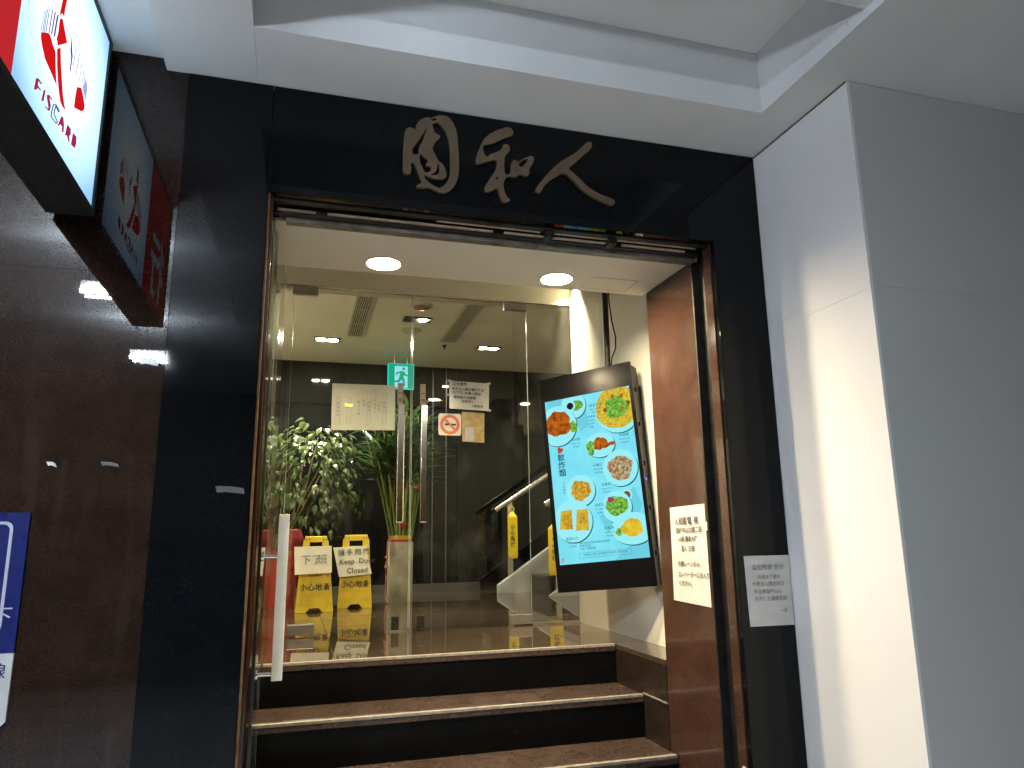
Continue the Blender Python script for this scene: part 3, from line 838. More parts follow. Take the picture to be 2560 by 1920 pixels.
# ------------------------------------------------------------------ notices
def sheet(name, label, cat, corners, mat, thick=0.0006, bend=0.0, group=None):
    """a sheet of paper on four corners (top-left, top-right, bottom-right, bottom-left), slightly bowed"""
    a, b, c, d = [Vector(p) for p in corners]
    n = (b - a).cross(d - a).normalized()
    if n.y > 0 or (abs(n.y) < .1 and n.x > 0):
        n = -n
    mb = MB()
    N = 8
    vs_ = []
    for i in range(N + 1):
        for k in range(N + 1):
            s, t_ = i / N, k / N
            p = (a * (1 - s) + b * s) * (1 - t_) + (d * (1 - s) + c * s) * t_
            p = p + n * (bend * (math.sin(math.pi * s) * 0.4 + (t_ ** 3) * (0.5 + 0.5 * math.sin(5 * s + 1))) + thick)
            vs_.append(p)
    fs = [(i * (N + 1) + k, i * (N + 1) + k + 1, (i + 1) * (N + 1) + k + 1, (i + 1) * (N + 1) + k) for i in range(N) for k in range(N)]
    mb.add(vs_, fs)
    mb.add([p - n * thick for p in vs_], fs)
    o = obj(name, mb, mat, None, True)
    if label:
        tag(o, label, cat, group)
    return o, n


def write(par, n, corners, lines, mat, size, bend=0.0, lift=0.0022):
    a, b, c, d = [Vector(p) for p in corners]
    for s, t_, txt, sc in lines:
        p = (a * (1 - s) + b * s) * (1 - t_) + (d * (1 - s) + c * s) * t_ + n * (lift + bend * 1.1)
        lettering(par, txt, size * sc, mat, p, offset=0.00035, u=b - a, v= ((a - d) - (b - a).normalized() * (a - d).dot((b - a).normalized())))


# long white notice on the brown reveal
C1 = [(1.404, 0.468, 1.540), (1.404, 0.186, 1.545), (1.404, 0.182, 1.150), (1.404, 0.474, 1.156)]
o, n = sheet('paper_notice', 'white handwritten lift notice taped to the brown granite reveal', 'notice', C1, 'white_paper', bend=0.002)
write(o, n, C1, [(.14, .19, '人和園', 1.15), (.52, .19, '電', 1.2), (.70, .19, '梯', 1.2), (.17, .28, '請從中山北路二段', .88), (.20, .37, '115巷 國泰大樓', .80),
                 (.30, .47, '直入 左側', .85), (.18, .63, '外側レーンから', .85), (.18, .74, 'エレベーターにお入り', .82), (.18, .83, 'ください。', .82)], 'black_ink', 0.030, 0.002)
tp = obj('tape', box(1.4022, 1.4038, 0.174, 0.190, 1.44, 1.475), 'tape', o)
# grey notice on the black jamb
C2 = [(1.4365, -0.006, 1.346), (1.630, -0.006, 1.346), (1.628, -0.006, 1.097), (1.441, -0.006, 1.098)]
o, n = sheet('paper_notice', 'dim grey handwritten notice on the black jamb beside the white column', 'notice', C2, 'grey_paper', bend=0.0015)
write(o, n, C2, [(.14, .20, '各位鄰家 您好', 1.1), (.26, .33, '外面水管漏水', .8), (.12, .43, '大家出入請走右側', .85), (.14, .54, '多注意腳步小心', .85), (.15, .64, '有不便之處請見諒', .85), (.70, .81, '一啟', .8)], 'faint_ink', 0.020, 0.0015)
# notices on the inner doors
YN = GY0 - .0012
C3 = [(0.029, YN, 2.342), (0.405, YN, 2.345), (0.409, YN, 2.068), (0.032, YN, 2.060)]
o, n = sheet('door_notice', 'large pale green notice with framed columns on the left inner glass door', 'notice', C3, 'green_paper', bend=0.0008)
for k, (s, z0, z1) in enumerate([(.10, .40, .95), (.27, .42, .9), (.58, .3, .93), (.83, .3, .9)]):
    xx = 0.03 + s * .376
    mb = MB()
    zt, zb = 2.342 - z0 * .275 + .02, 2.342 - z1 * .275 + .02
    ring = [(xx + .012 * math.cos(t_ * math.pi / 6), (zt if math.sin(t_ * math.pi / 6) >= 0 else zb) + .012 * math.sin(t_ * math.pi / 6)) for t_ in range(12)]
    for q in range(12):
        a, b = ring[q], ring[(q + 1) % 12]
        mb.tube([(a[0], YN - .003, a[1]), (b[0], YN - .003, b[1])], 0.0007, 4)
    obj('ink_frame', mb, 'faint_ink', o)
for s, z, body in [(.10, .70, '營業時間'), (.27, .68, '今日'), (.58, .66, '用餐請'), (.83, .66, '歡迎光'), (.42, .66, '請上二樓'), (.50, .62, '謝謝'), (.68, .6, '電話訂位'), (.74, .64, '人和園')]:
    for q, ch in enumerate(body):
        lettering(o, ch, 0.016, 'faint_ink', (0.03 + s * .376 - .008, YN - .003, 2.342 - (z - .24 + q * .085) * .275), (1, 0, 0), (0, 0, 1))
obj('yellow_tab', box(0.107, 0.152, YN - .0032, YN - .0026, 2.205, 2.220), 'ribbon_gold', o)
C4 = [(0.742, YN, 2.392), (1.001, YN, 2.384), (0.997, YN, 2.206), (0.744, YN, 2.214)]
o, n = sheet('door_notice', 'white laminated handwritten notice on the right inner glass door', 'notice', C4, 'laminated_paper', bend=0.002)
write(o, n, C4, [(.08, .15, '各位貴賓', .9), (.06, .32, '本店出入請走電梯往左', .8), (.06, .46, '大樓門口有專人帶位', .8), (.10, .62, '請稍候片刻謝謝', .8), (.30, .76, '如有不便', .8), (.55, .90, '人和園 啟', .7)], 'black_ink', 0.026, 0.002)
for q, (x, z) in enumerate(((0.744, 2.392), (0.998, 2.384), (0.998, 2.21), (0.742, 2.300))):
    obj('tape', box(x - .012, x + .012, YN - .0046, YN - .0038, z - .006, z + .006), 'tape', o)
C5 = [(0.822, YN, 2.196), (0.968, YN, 2.192), (0.966, YN, 2.004), (0.826, YN, 2.008)]
o, n = sheet('door_notice', 'crinkled brown paper notice beside the no smoking sticker', 'notice', C5, 'kraft_paper', bend=0.002)
obj('torn_patch', box(0.842, 0.900, YN - .0052, YN - .0044, 2.012, 2.10), 'grey_paper', o)
# no smoking sticker
nk = thing('no_smoking_sticker', 'round cornered white sticker with a red crossed cigarette', 'sticker', (0.746, YN, 2.045))


def rrect(x0, x1, z0, z1, r, n=5):
    pts = []
    for cx, cz, a0 in ((x1 - r, z1 - r, 0), (x0 + r, z1 - r, 90), (x0 + r, z0 + r, 180), (x1 - r, z0 + r, 270)):
        for k in range(n + 1):
            a = R(a0 + 90 * k / n)
            pts.append((cx + r * math.cos(a), cz + r * math.sin(a)))
    return pts


def flat(ols, y, mat, name, par, th=0.0006):
    mb = poly_solid(ols, th)
    mb.xf(plane_matrix((0, y, 0), (1, 0, 0), (0, 0, 1)))
    return obj(name, mb, mat, par)


NX, NZ = 0.747, 2.113
flat([rrect(NX - .072, NX + .072, NZ - .068, NZ + .068, .014)], YN - .001, 'sticker_white', 'backing', nk)
flat([circ((NX, NZ), .062, 36), circ((NX, NZ), .043, 36)], YN - .002, 'orange_ink', 'ring', nk)
flat([[(NX - .036, NZ + .026), (NX - .026, NZ + .036), (NX + .036, NZ - .026), (NX + .026, NZ - .036)]], YN - .0035, 'orange_ink', 'slash', nk)
flat([[(NX - .032, NZ - .006), (NX + .038, NZ - .006), (NX + .038, NZ + .006), (NX - .032, NZ + .006)]], YN - .0028, 'black_ink', 'cigarette', nk)

# ------------------------------------------------------------------ wall bits on the left
bb = thing('wall_board', 'dark blue board with a white lower half on the brown wall', 'sign', (-1.1, 0, 0.95))
flat([[(-1.32, 1.138), (-.868, 1.138), (-.868, 1.515), (-1.32, 1.515)]], -0.006, 'board_blue', 'blue_half', bb, 0.01)
flat([[(-1.32, 0.985), (-1.30, 0.948), (-.885, 0.948), (-.869, 0.962), (-.868, 1.137), (-1.32, 1.137)]], -0.006, 'board_white', 'white_half', bb, 0.01)
flat([rrect(-1.29, -.905, 1.19, 1.49, .02), rrect(-1.282, -.913, 1.198, 1.482, .016)], -0.0118, 'board_line', 'white_border', bb)
lettering(bb, '下', 0.055, 'board_line', (-.935, -.0122, 1.215), (1, 0, 0), (0, 0, 1))
lettering(bb, '線', 0.045, 'board_blue', (-.925, -.0122, 1.075), (1, 0, 0), (0, 0, 1))
tag(obj('tape_scrap', poly_solid([[(.024, .60), (.050, .604), (.052, .622), (.040, .628), (.026, .624)]], .0006).xf(plane_matrix((1.4040, 0, 0), (0, 1, 0), (0, 0, 1))), 'tape'), 'torn white scrap of tape low on the outer brown granite strip', 'tape')
for x0, x1, z0, z1, mt, lb in ((-0.622, -0.575, 1.962, 1.984, 'tape', 'small pale strip on the brown wall beside the black jamb'),  # first entry is a flat pale strip on the granite
                               (-0.840, -0.818, 1.648, 1.660, 'tape', 'small bright scrap of tape on the lower brown wall'),
                               (-0.380, -0.300, 1.572, 1.592, 'dim_tape', 'wide grey strip of old tape on the black jamb'),
                               (-0.700, -0.655, 1.650, 1.662, 'dim_tape', 'faint strip of old tape on the brown wall')):
    mb = poly_solid([[(x0, z0), (x0 + .3 * (x1 - x0), z0 + .002), (x1, z0 - .004), (x1 - .004, z1 - .006), (x0 + .5 * (x1 - x0), z1 - .001), (x0 - .006, z1)]], .0006)
    mb.xf(plane_matrix((0, -0.0016 if x0 < -.5 else -0.0076, 0), (1, 0, 0), (0, 0, 1)))
    tag(obj('tape_scrap', mb, mt), lb, 'tape')

# ------------------------------------------------------------------ menu screen hanging from a pole
TVC = Vector((1.3101, 1.065, 1.7279))
ry = Matrix.Rotation(R(-4.84), 4, 'Y'); rx_ = Matrix.Rotation(R(-1.13), 4, 'X'); rz_ = Matrix.Rotation(R(-44.95), 4, 'Z')
TVM = Matrix.Translation(TVC) @ rz_ @ rx_ @ ry
SW, SH = 0.4815, 0.857
tv = thing('menu_screen', 'tall black menu screen glowing cyan, hung from a ceiling pole', 'screen', (0, 0, 0))
tv.matrix_world = TVM
X0, X1, ZB, Z1 = -SW / 2 - .022, SW / 2 + .020, -SH / 2 - .135, SH / 2 + .125
bez = MB()
bez.box(X0, -SW / 2 - .0005, -0.006, 0.012, ZB, Z1)
bez.box(SW / 2 + .0005, X1, -0.006, 0.012, ZB, Z1)
bez.box(-SW / 2, SW / 2, -0.006, 0.012, SH / 2 + .0005, Z1)
bez.box(-SW / 2, SW / 2, -0.006, 0.012, ZB, -SH / 2 - .0005)
obj('bezel', bez, 'black_plastic', tv, at_world=False)
back = MB().box(X0 + .003, X1 - .003, 0.0125, 0.105, ZB + .003, Z1 - .012).box(X0 + .06, X1 - .010, 0.1055, 0.150, ZB + .02, Z1 - .10)
obj('back_cover', back, 'black_plastic', tv, bevel=0.004, at_world=False)
for z in (0.40, 0.22, 0.02, -0.20, -0.42):
    obj('clip', MB().box(X1 - .002, X1 + .005, 0.03, 0.044, z, z + .02), 'black_plastic', tv, at_world=False)
obj('status_lamp', MB().tube([(X1 - .002, 0.022, -0.052), (X1 + .003, 0.022, -0.052)], 0.0045, 10), 'led_blue', tv, at_world=False)
scr = obj('screen', MB().box(-SW / 2, SW / 2, 0.0, 0.006, -SH / 2, SH / 2), 'screen_cyan', tv, at_world=False)


def uvp(u, v):
    return (u * SW - SW / 2, SH / 2 - v * SH)


LAY = [0.0]


def on_screen(ols, mat, name):
    LAY[0] += 0.00004
    clip = [[(max(-SW / 2 + .0005, min(SW / 2 - .0005, x)), max(-SH / 2 + .0005, min(SH / 2 - .0005, z))) for x, z in o_] for o_ in ols]
    mb = MB()
    q = poly_solid(clip, 0.0)
    mb.add(q.v, q.f)
    mb.xf(plane_matrix((0, -0.0004 - LAY[0], 0), (1, 0, 0), (0, 0, 1)))
    return obj(name, mb, mat, scr, at_world=False)


def blob(c, r, ry=None, n=26, amp=0.10, seed=0):
    rg = random.Random(seed)
    ph = [rg.uniform(0, 6.28) for _ in range(4)]
    out = []
    for k in range(n):
        t = 2 * math.pi * k / n
        a = 1 + amp * (math.sin(3 * t + ph[0]) * .5 + math.sin(5 * t + ph[1]) * .35 + math.sin(9 * t + ph[2]) * .3)
        out.append((c[0] + r * a * math.cos(t), c[1] + (ry or r) * a * math.sin(t)))
    return out


def dish(u, v, r, mat, fr, fry=None, seed=0, plate=True, foff=(0, 0), amp=.10, ry=None):
    c = uvp(u, v)
    if plate:
        on_screen([circ((c[0] + .0045, c[1] - .0055), r, 36) if ry is None else [(c[0] + .0045 + r * math.cos(k * .1745), c[1] - .0055 + ry * math.sin(k * .1745)) for k in range(36)]], 'plate_shadow', 'plate_shadow')
        on_screen([circ(c, r, 36) if ry is None else [(c[0] + r * math.cos(k * .1745), c[1] + ry * math.sin(k * .1745)) for k in range(36)]], 'plate', 'plate')
    return on_screen([blob((c[0] + foff[0], c[1] + foff[1]), fr, fry, 30, amp, seed)], mat, 'food')


for ol in ([uvp(.02, .0), uvp(.28, .0), uvp(.26, .08), uvp(.03, .10)], [uvp(.36, .09), uvp(.48, .10), uvp(.50, .20), uvp(.40, .22), uvp(.34, .16)],
           [uvp(.80, .63), uvp(.92, .60), uvp(.985, .70), uvp(.93, .76), uvp(.84, .74)], [uvp(.62, 1.0), uvp(.78, .93), uvp(.95, .90), uvp(1.0, .92), uvp(1.0, 1.0)],
           [uvp(.50, .74), uvp(.62, .72), uvp(.70, .80), uvp(.58, .84)]):
    on_screen([ol], 'screen_wash', 'ink_wash') if 'screen_wash' in MATS else (emit('screen_wash', (0.15, 0.60, 0.72), 1.05), on_screen([ol], 'screen_wash', 'ink_wash'))
dish(.34, .055, .070, 'food_green', .036, .028, 3, foff=(.018, -.002))
c = uvp(.30, .055); on_screen([circ(c, .030, 24)], 'plate', 'saucer'); on_screen([circ(c, .019, 24)], 'food_dark', 'dip')
dish(.13, .165, .108, 'food_fried', .082, .066, 5, foff=(0, .010), amp=.16)
c = uvp(.32, .185); on_screen([blob(c, .020, .030, 20, .2, 4)], 'food_green', 'garnish')
dish(.845, .125, .125, 'food_noodle', .118, .112, 9, foff=(-.004, .010), amp=.04)
c = uvp(.83, .115); on_screen([blob(c, .064, .058, 26, .16, 7)], 'food_green', 'garnish')
for q, (u, v) in enumerate(((.70, .12), (.80, .045), (.90, .05), (.97, .10), (.90, .13))):
    on_screen([blob(uvp(u, v), .010, .012, 12, .3, q)], 'food_fried', 'garnish')
c = uvp(.52, .325); dish(.60, .325, .080, 'food_fried', .046, .032, 12, foff=(.002, .006), amp=.22, ry=.064)
on_screen([blob(uvp(.49, .335), .022, .040, 18, .22, 2)], 'food_green', 'garnish')
on_screen([blob(uvp(.735, .325), .020, .010, 12, .2, 6)], 'food_fried', 'garnish')
dish(.795, .478, .092, 'food_mix', .066, .062, 15, amp=.12)
dish(.325, .578, .080, 'food_fries', .055, .052, 18, amp=.13)
c = uvp(.83, .640); on_screen([circ(c, .030, 24)], 'plate', 'saucer'); on_screen([circ(c, .020, 24)], 'food_sauce', 'dip')
dish(.71, .700, .078, 'food_green', .060, .048, 21, foff=(0, .006), amp=.10)
on_screen([blob(uvp(.65, .655), .018, .014, 14, .3, 3)], 'food_purple', 'garnish')
dish(.20, .752, .108, 'food_toast', .001, .001, 24)
for u0, u1, v0, v1 in ((.05, .20, .685, .800), (.235, .385, .690, .815)):
    on_screen([[uvp(u0 + .02, v0), uvp(u1, v0), uvp(u1 - .01, v1), uvp(u0 - .01, v1 - .005)]], 'food_toast', 'food')
    on_screen([[uvp(u0 + .05, v0 + .02), uvp(u1 - .04, v0 + .02), uvp(u1 - .05, v1 - .04), uvp(u0 + .03, v1 - .045)]], 'food_fries', 'filling')
dish(.855, .832, .112, 'food_yellow', .056, .044, 27, foff=(-.004, .004), amp=.12, ry=.078)
on_screen([blob(uvp(.70, .845), .016, .020, 14, .2, 5)], 'food_green', 'garnish')


def scr_text(body, size, u, v, mat='screen_ink', align='CENTER', off=0.0, name='lettering'):
    LAY[0] += 0.00004
    mb = text_flat(body, size, align, 0.0, off)
    p = uvp(u, v)
    mb.xf(plane_matrix((p[0], -0.0006 - LAY[0], p[1]), (1, 0, 0), (0, 0, 1)))
    return obj(name, mb, mat, scr, at_world=False)


for q, ch in enumerate('軟炸類'):
    scr_text(ch, 0.042, .135, .382 + q * .047, off=.0006)
for q, ch in enumerate('炸物類別'):
    scr_text(ch, 0.012, .135, .530 + q * .018)
on_screen([blob(uvp(.13, .318), .016, .016, 18, .35, 8)], 'screen_red', 'seal')
c = uvp(.04, .975)
on_screen([[(c[0] + .008 * math.cos(k * .3), c[1] + .011 * math.sin(k * .3)) for k in range(21)]], 'screen_red', 'seal')
on_screen([[(c[0] + .005 * math.cos(k * .3), c[1] + .008 * math.sin(k * .3)) for k in range(21)]], 'screen_pale', 'seal')
rows = [(.60, .085, ['豌豆涼粉', 'Pea noodles', 'NT$180'], .019), (.53, .150, ['口味香辣', '清爽滑順', '本店招牌', '推薦'], .013), (.33, .275, ['炸排骨', 'Pork chop', 'NT$220'], .017),
        (.88, .295, ['炸雞腿', 'Chicken leg', 'NT$150'], .017), (.55, .450, ['什錦炒', 'Mixed fry', 'NT$260'], .018), (.62, .570, ['炸薯條', 'Crisp strips', 'NT$120'], .017),
        (.52, .685, ['涼拌瓜', 'Cucumber', 'NT$90'], .017), (.17, .862, ['雲腿吐司', 'Ham toast', 'NT$240'], .017), (.60, .822, ['乳扇捲', 'Cheese roll', 'NT$180'], .017)]
for u, v, ls, sz in rows:
    for q, s in enumerate(ls):
        scr_text(s, sz if q == 0 else sz * .72, u, v + q * .021)
for q, s in enumerate(('本店食材每日新鮮現做 請稍候', '素食請告知', '另加一成服務費')):
    scr_text(s, .0125, .25, .892 + q * .016, align='LEFT')
scr_text('內用每人低消 恕不接受外食飲料 敬請見諒', .0125, .525, .960)
a, b = uvp(.235, .942), uvp(.815, .972)
on_screen([[(a[0], a[1]), (b[0], a[1]), (b[0], b[1]), (a[0], b[1])], [(a[0] + .0012, a[1] - .0012), (b[0] - .0012, a[1] - .0012), (b[0] - .0012, b[1] + .0012), (a[0] + .0012, b[1] + .0012)]], 'screen_ink', 'text_box')
# pole and cable in world space, moved into the screen's frame
inv = TVM.inverted()
PX, PY = 1.440, 1.135
obj('pole', MB().tube([(PX, PY, 2.20), (PX, PY, 3.199)], 0.0165, 14).xf(inv), 'dark_metal', tv, True, at_world=False)
obj('mount_arm', MB().box(PX - .03, PX + .03, PY - .05, PY + .012, 2.18, 2.26).xf(inv), 'dark_metal', tv, at_world=False)
obj('ceiling_flange', MB().lathe([(0.0005, 3.199), (0.05, 3.199), (0.05, 3.192), (0.017, 3.188)], (PX, PY, 0), 20).xf(inv), 'dark_metal', tv, at_world=False)
obj('cable', MB().tube([(PX + .02, PY, 3.19), (PX + .020, PY - .01, 2.68), (PX + .028, PY - .015, 2.58), (PX + .045, PY - .02, 2.48), (PX + .042, PY - .02, 2.42), (PX + .022, PY - .01, 2.37), (PX + .01, PY, 2.22)], 0.004, 7).xf(inv), 'black_plastic', tv, True, at_world=False)

# ------------------------------------------------------------------ ceiling fittings of the lobby
def grille(label, x0, x1, y0, y1):
    z = 3.17
    t = thing('air_grille', label, 'air grille', ((x0 + x1) / 2, (y0 + y1) / 2, z), 'long ceiling grilles of the lobby')
    obj('backing', box(x0, x1, y0, y1, z - .003, z - .0005), 'grille_dark', t)
    obj('frame', MB().box(x0 - .014, x0, y0 - .014, y1 + .014, z - .012, z - .0003).box(x1, x1 + .014, y0 - .014, y1 + .014, z - .012, z - .0003)
        .box(x0, x1, y0 - .014, y0, z - .012, z - .0003).box(x0, x1, y1, y1 + .014, z - .012, z - .0003), 'grille_slat', t)
    n = 7
    for k in range(n):
        x = x0 + (x1 - x0) * (k + .5) / n
        obj('slat', box(x - .0035, x + .0035, y0, y1, z - .011, z - .0035), 'grille_slat', t)
    for k in (1, 2):
        y = y0 + (y1 - y0) * k / 3
        obj('crossbar', box(x0, x1, y - .006, y + .006, z - .0135, z - .0112), 'grille_slat', t)


grille('striped air grille in the lobby ceiling left of the door joint', 0.222, 0.338, 2.70, 3.88)
grille('dusty air grille in the lobby ceiling right of the door joint', 1.048, 1.168, 2.70, 3.88)


def spot(label, x, y, w, lit, power='lamp_lobby'):
    z = 3.17
    t = thing('ceiling_spotlight', label, 'ceiling light', (x, y, z), 'square twin spotlights in the lobby ceiling')
    obj('frame', MB().box(x - w - .012, x + w + .012, y - .062, y - .05, z - .012, z - .0004).box(x - w - .012, x + w + .012, y + .05, y + .062, z - .012, z - .0004)
        .box(x - w - .012, x - w, y - .05, y + .05, z - .012, z - .0004).box(x + w, x + w + .012, y - .05, y + .05, z - .012, z - .0004), 'dark_metal', t)
    obj('recess', box(x - w, x + w, y - .05, y + .05, z - .003, z - .0005), 'grille_dark', t)
    for s in lit:
        obj('lamp', MB().disc((x + s, y, z - .008), .036, 20), power, t)


spot('twin spotlight blazing in the lobby ceiling above the leafy shrub', 0.055, 4.06, 0.10, (-.052, .052), 'lamp_lobby')
spot('half lit spotlight in the lobby ceiling between the two grilles', 0.735, 3.27, 0.10, (.045,), 'lamp_lobby_dim')
spot('twin spotlight in the lobby ceiling beyond the dusty grille', 1.53, 4.03, 0.10, (-.05, .05), 'lamp_lobby_dim')
for x, y, lb in ((-0.80, 3.1, 'added round fill lamp in the lobby ceiling near its left wall'), (2.75, 3.1, 'added round fill lamp in the lobby ceiling before the stairs')):  # two out-of-view lamps added to brighten the lobby ceiling
    t = thing('downlight', lb, 'ceiling light', (x, y, 3.17), 'added fill lamps of the lobby')
    obj('trim_ring', MB().lathe([(.062, -.0005), (.064, -.006), (.080, -.006), (.082, -.0005)], (x, y, 3.17)), 'white_plastic', t, True)
    obj('lamp', MB().disc((x, y, 3.166), .060), 'lamp_lobby_dim', t)
for x, y, lb, mt in ((0.707, 2.91, 'round reddish detector in the lobby ceiling near the glass doors', 'red_brown'), (0.728, 3.59, 'round pale speaker ring in the lobby ceiling beyond the detector', 'grille_slat')):
    if 'red_brown' not in MATS:
        plain('red_brown', (0.26, 0.12, 0.08), 0.4)
    t = thing('ceiling_detector', lb, 'detector', (x, y, 3.17), 'round ceiling devices of the lobby')
    obj('base', MB().lathe([(0.085, -0.0005), (0.083, -0.012), (0.062, -0.016)], (x, y, 3.17)), 'grille_slat', t, True)
    obj('dome', MB().lathe([(0.060, -0.016), (0.050, -0.028), (0.02, -0.036), (0.0005, -0.037)], (x, y, 3.17)), mt, t, True)
tag(obj('sprinkler', MB().lathe([(0.022, -0.0005), (0.02, -0.01), (0.006, -0.012), (0.006, -0.03), (0.014, -0.032), (0.0005, -0.034)], (1.108, 4.04, 3.17), 14), 'dark_metal', None, True), 'tiny dark sprinkler head in the lobby ceiling', 'sprinkler')

# ------------------------------------------------------------------ exit sign
EX0, EX1, EZ0, EZ1, EY = 0.642, 0.878, 2.822, 3.056, 4.40
ex = thing('exit_sign', 'green lit emergency exit sign with a running figure', 'sign', ((EX0 + EX1) / 2, EY, EZ0))
obj('case', box(EX0 - .006, EX1 + .006, EY + .003, EY + .035, EZ0 - .006, EZ1 + .006), 'exit_edge', ex)
obj('hanger', MB().tube([(.70, EY + .02, EZ1 + .006), (.70, EY + .02, 3.169)], .005, 8).tube([(.82, EY + .02, EZ1 + .006), (.82, EY + .02, 3.169)], .005, 8), 'satin_steel', ex)
obj('green_face', box(EX0, EX1, EY, EY + .0025, EZ0, EZ1), 'exit_green', ex)
ew = EX1 - EX0
obj('doorway', box(EX0 + ew * .24, EX0 + ew * .77, EY - .002, EY - .0003, EZ0 + .004, EZ1 - .02), 'exit_white', ex)
mb = MB()


def limb(a, b, r0, r1):
    a = Vector((EX0 + a[0] * ew, EZ1 - a[1] * ew)); b = Vector((EX0 + b[0] * ew, EZ1 - b[1] * ew))
    d = (b - a).normalized(); p = Vector((-d.y, d.x))
    pts = [a + p * r0 * ew, a - p * r0 * ew, b - p * r1 * ew, b + p * r1 * ew]
    y = EY - .0030 - .0002 * len(mb.v) / 8
    mb.add([(q.x, y, q.y) for q in pts], [(0, 1, 2, 3)])


limb((.58, .30), (.50, .55), .085, .075)
limb((.56, .32), (.36, .36), .04, .035); limb((.36, .34), (.30, .46), .035, .03)
limb((.60, .34), (.68, .46), .04, .035); limb((.67, .45), (.84, .48), .035, .025)
limb((.50, .53), (.42, .72), .06, .05); limb((.43, .71), (.18, .73), .045, .03)
limb((.52, .53), (.60, .66), .06, .05); limb((.59, .64), (.64, .92), .05, .04)
mb.add([(EX0 + (.60 + .062 * math.cos(k * .4)) * ew, EY - .0045, EZ1 - (.19 + .062 * math.sin(k * .4)) * ew) for k in range(16)], [tuple(range(16))])
obj('running_figure', mb, 'exit_green', ex)

# ------------------------------------------------------------------ wet floor signs
def lerp(a, b, t):
    return a + (b - a) * t


def wet_sign(label, cx, y0, h, wb, wt, lean, ang, lines_off=0.0):
    t = thing('wet_floor_sign', label, 'floor sign', (cx, y0 + lean, 0.9), 'yellow wet floor signs in the lobby')
    t.rotation_euler.z = R(ang)
    ol = [(-wb / 2, 0), (-wb * .23, 0), (-wb * .12, h * .055), (wb * .12, h * .055), (wb * .23, 0), (wb / 2, 0), (wt / 2 + .004, h * .94), (wt / 2 - .012, h), (-wt / 2 + .012, h), (-wt / 2 - .004, h * .94)]
    hole = [(-wt * .26, h * .855), (wt * .26, h * .855), (wt * .27, h * .935), (-wt * .27, h * .935)]
    tilt = math.atan2(lean, h)
    for side in (-1, 1):
        mb = poly_solid([ol, hole], 0.016)
        mb.xf(plane_matrix((0, 0, 0), (1, 0, 0), (0, 0, 1)))
        m_ = Matrix.Translation((0, side * lean, 0)) @ Matrix.Rotation(side * tilt, 4, 'X')
        p = obj('panel', mb.xf(m_), 'yellow_plastic', t, at_world=False)
        if side == 1:
            continue
        fm = m_ @ plane_matrix((0, -0.0095, 0), (1, 0, 0), (0, 0, 1))
        fr_ol = [(-wb * .40, h * .245), (wb * .40, h * .245), (wt * .49, h * .80), (-wt * .49, h * .80)]
        inn = [(x * .965, lerp(h * .5, z, .985)) for x, z in fr_ol]
        obj('raised_border', poly_solid([fr_ol, inn], 0.004).xf(fm), 'yellow_plastic', p, at_world=False)
        for k in range(5):
            for s in (-1, 1):
                x0 = s * wb * (.06 + k * .075); z0 = h * .215
                x1 = x0 + s * wb * .13; z1 = h * (.095 + .004 * k)
                if abs(x1) > wb * .46:
                    x1 = s * wb * .46
                d = .0042
                obj('rib', poly_solid([[(x0 - d, z0), (x0 + d, z0), (x1 + d, z1), (x1 - d, z1)]], 0.005).xf(fm), 'yellow_plastic', p, at_world=False)
        tri = [(-.062, h * .47), (.062, h * .47), (.006, h * .66), (-.006, h * .66)]
        tin = [(-.048, h * .485), (.048, h * .485), (.0, h * .635)]
        obj('warning_triangle', poly_solid([smooth_ol(tri, 1), tin], 0.001).xf(fm), 'red_ink', p, at_world=False)
        obj('falling_figure', poly_solid([[(-.025, h * .56), (-.008, h * .60), (.012, h * .55), (.018, h * .49), (.006, h * .485), (.002, h * .53), (-.012, h * .50), (-.02, h * .505), (-.006, h * .55)]], 0.001).xf(fm), 'red_ink', p, at_world=False)
        tx_ = text_flat('小心地滑', 0.056, 'CENTER', 0.0004, 0.0010)
        obj('lettering', tx_.xf(fm @ Matrix.Translation((0, h * .29, .0006))), 'sign_ink', p, at_world=False)
        for s in (-1, 1):
            for q in (.30, .42):
                obj('slot', poly_solid([[(s * wt * q - .003, h * .955), (s * wt * q + .003, h * .955), (s * wt * q + .004, h * .98), (s * wt * q - .002, h * .98)]], .0012).xf(fm), 'sign_ink', p, at_world=False)
    obj('hinge', MB().tube([(-wt * .45, 0, h - .006), (wt * .45, 0, h - .006)], 0.009, 10), 'yellow_plastic', t, True, at_world=False)
    return t


wet_sign('yellow wet floor sign behind the faded note, nearest the red pot', 0.011, 3.37, 0.548, 0.272, 0.176, 0.085, 2)
wet_sign('yellow wet floor sign behind the Keep Door Closed note', 0.326, 3.575, 0.555, 0.262, 0.196, 0.085, -3)
C6 = [(-0.146, 3.395, 1.374), (0.125, 3.395, 1.377), (0.131, 3.36, 1.182), (-0.135, 3.36, 1.172)]
o, n = sheet('paper_note', 'faded white paper hung over the wet floor sign beside the red pot', 'note', C6, 'paper', bend=0.004)
write(o, n, C6, [(.16, .62, '下了', 1.3), (.60, .62, '班', 1.3)], 'faint_ink', 0.058, 0.004)
C7 = [(0.147, 3.615, 1.362), (0.398, 3.612, 1.370), (0.447, 3.575, 1.155), (0.197, 3.575, 1.136)]
o, n = sheet('paper_note', 'white paper reading Keep Door Closed hung over the wet floor sign', 'note', C7, 'paper', bend=0.004)
write(o, n, C7, [(.10, .27, '隨 手 關 門', 1.0), (.08, .58, 'Keep  Door', 1.12), (.24, .90, 'Closed', 1.15)], 'black_ink', 0.050, 0.004, lift=.004)

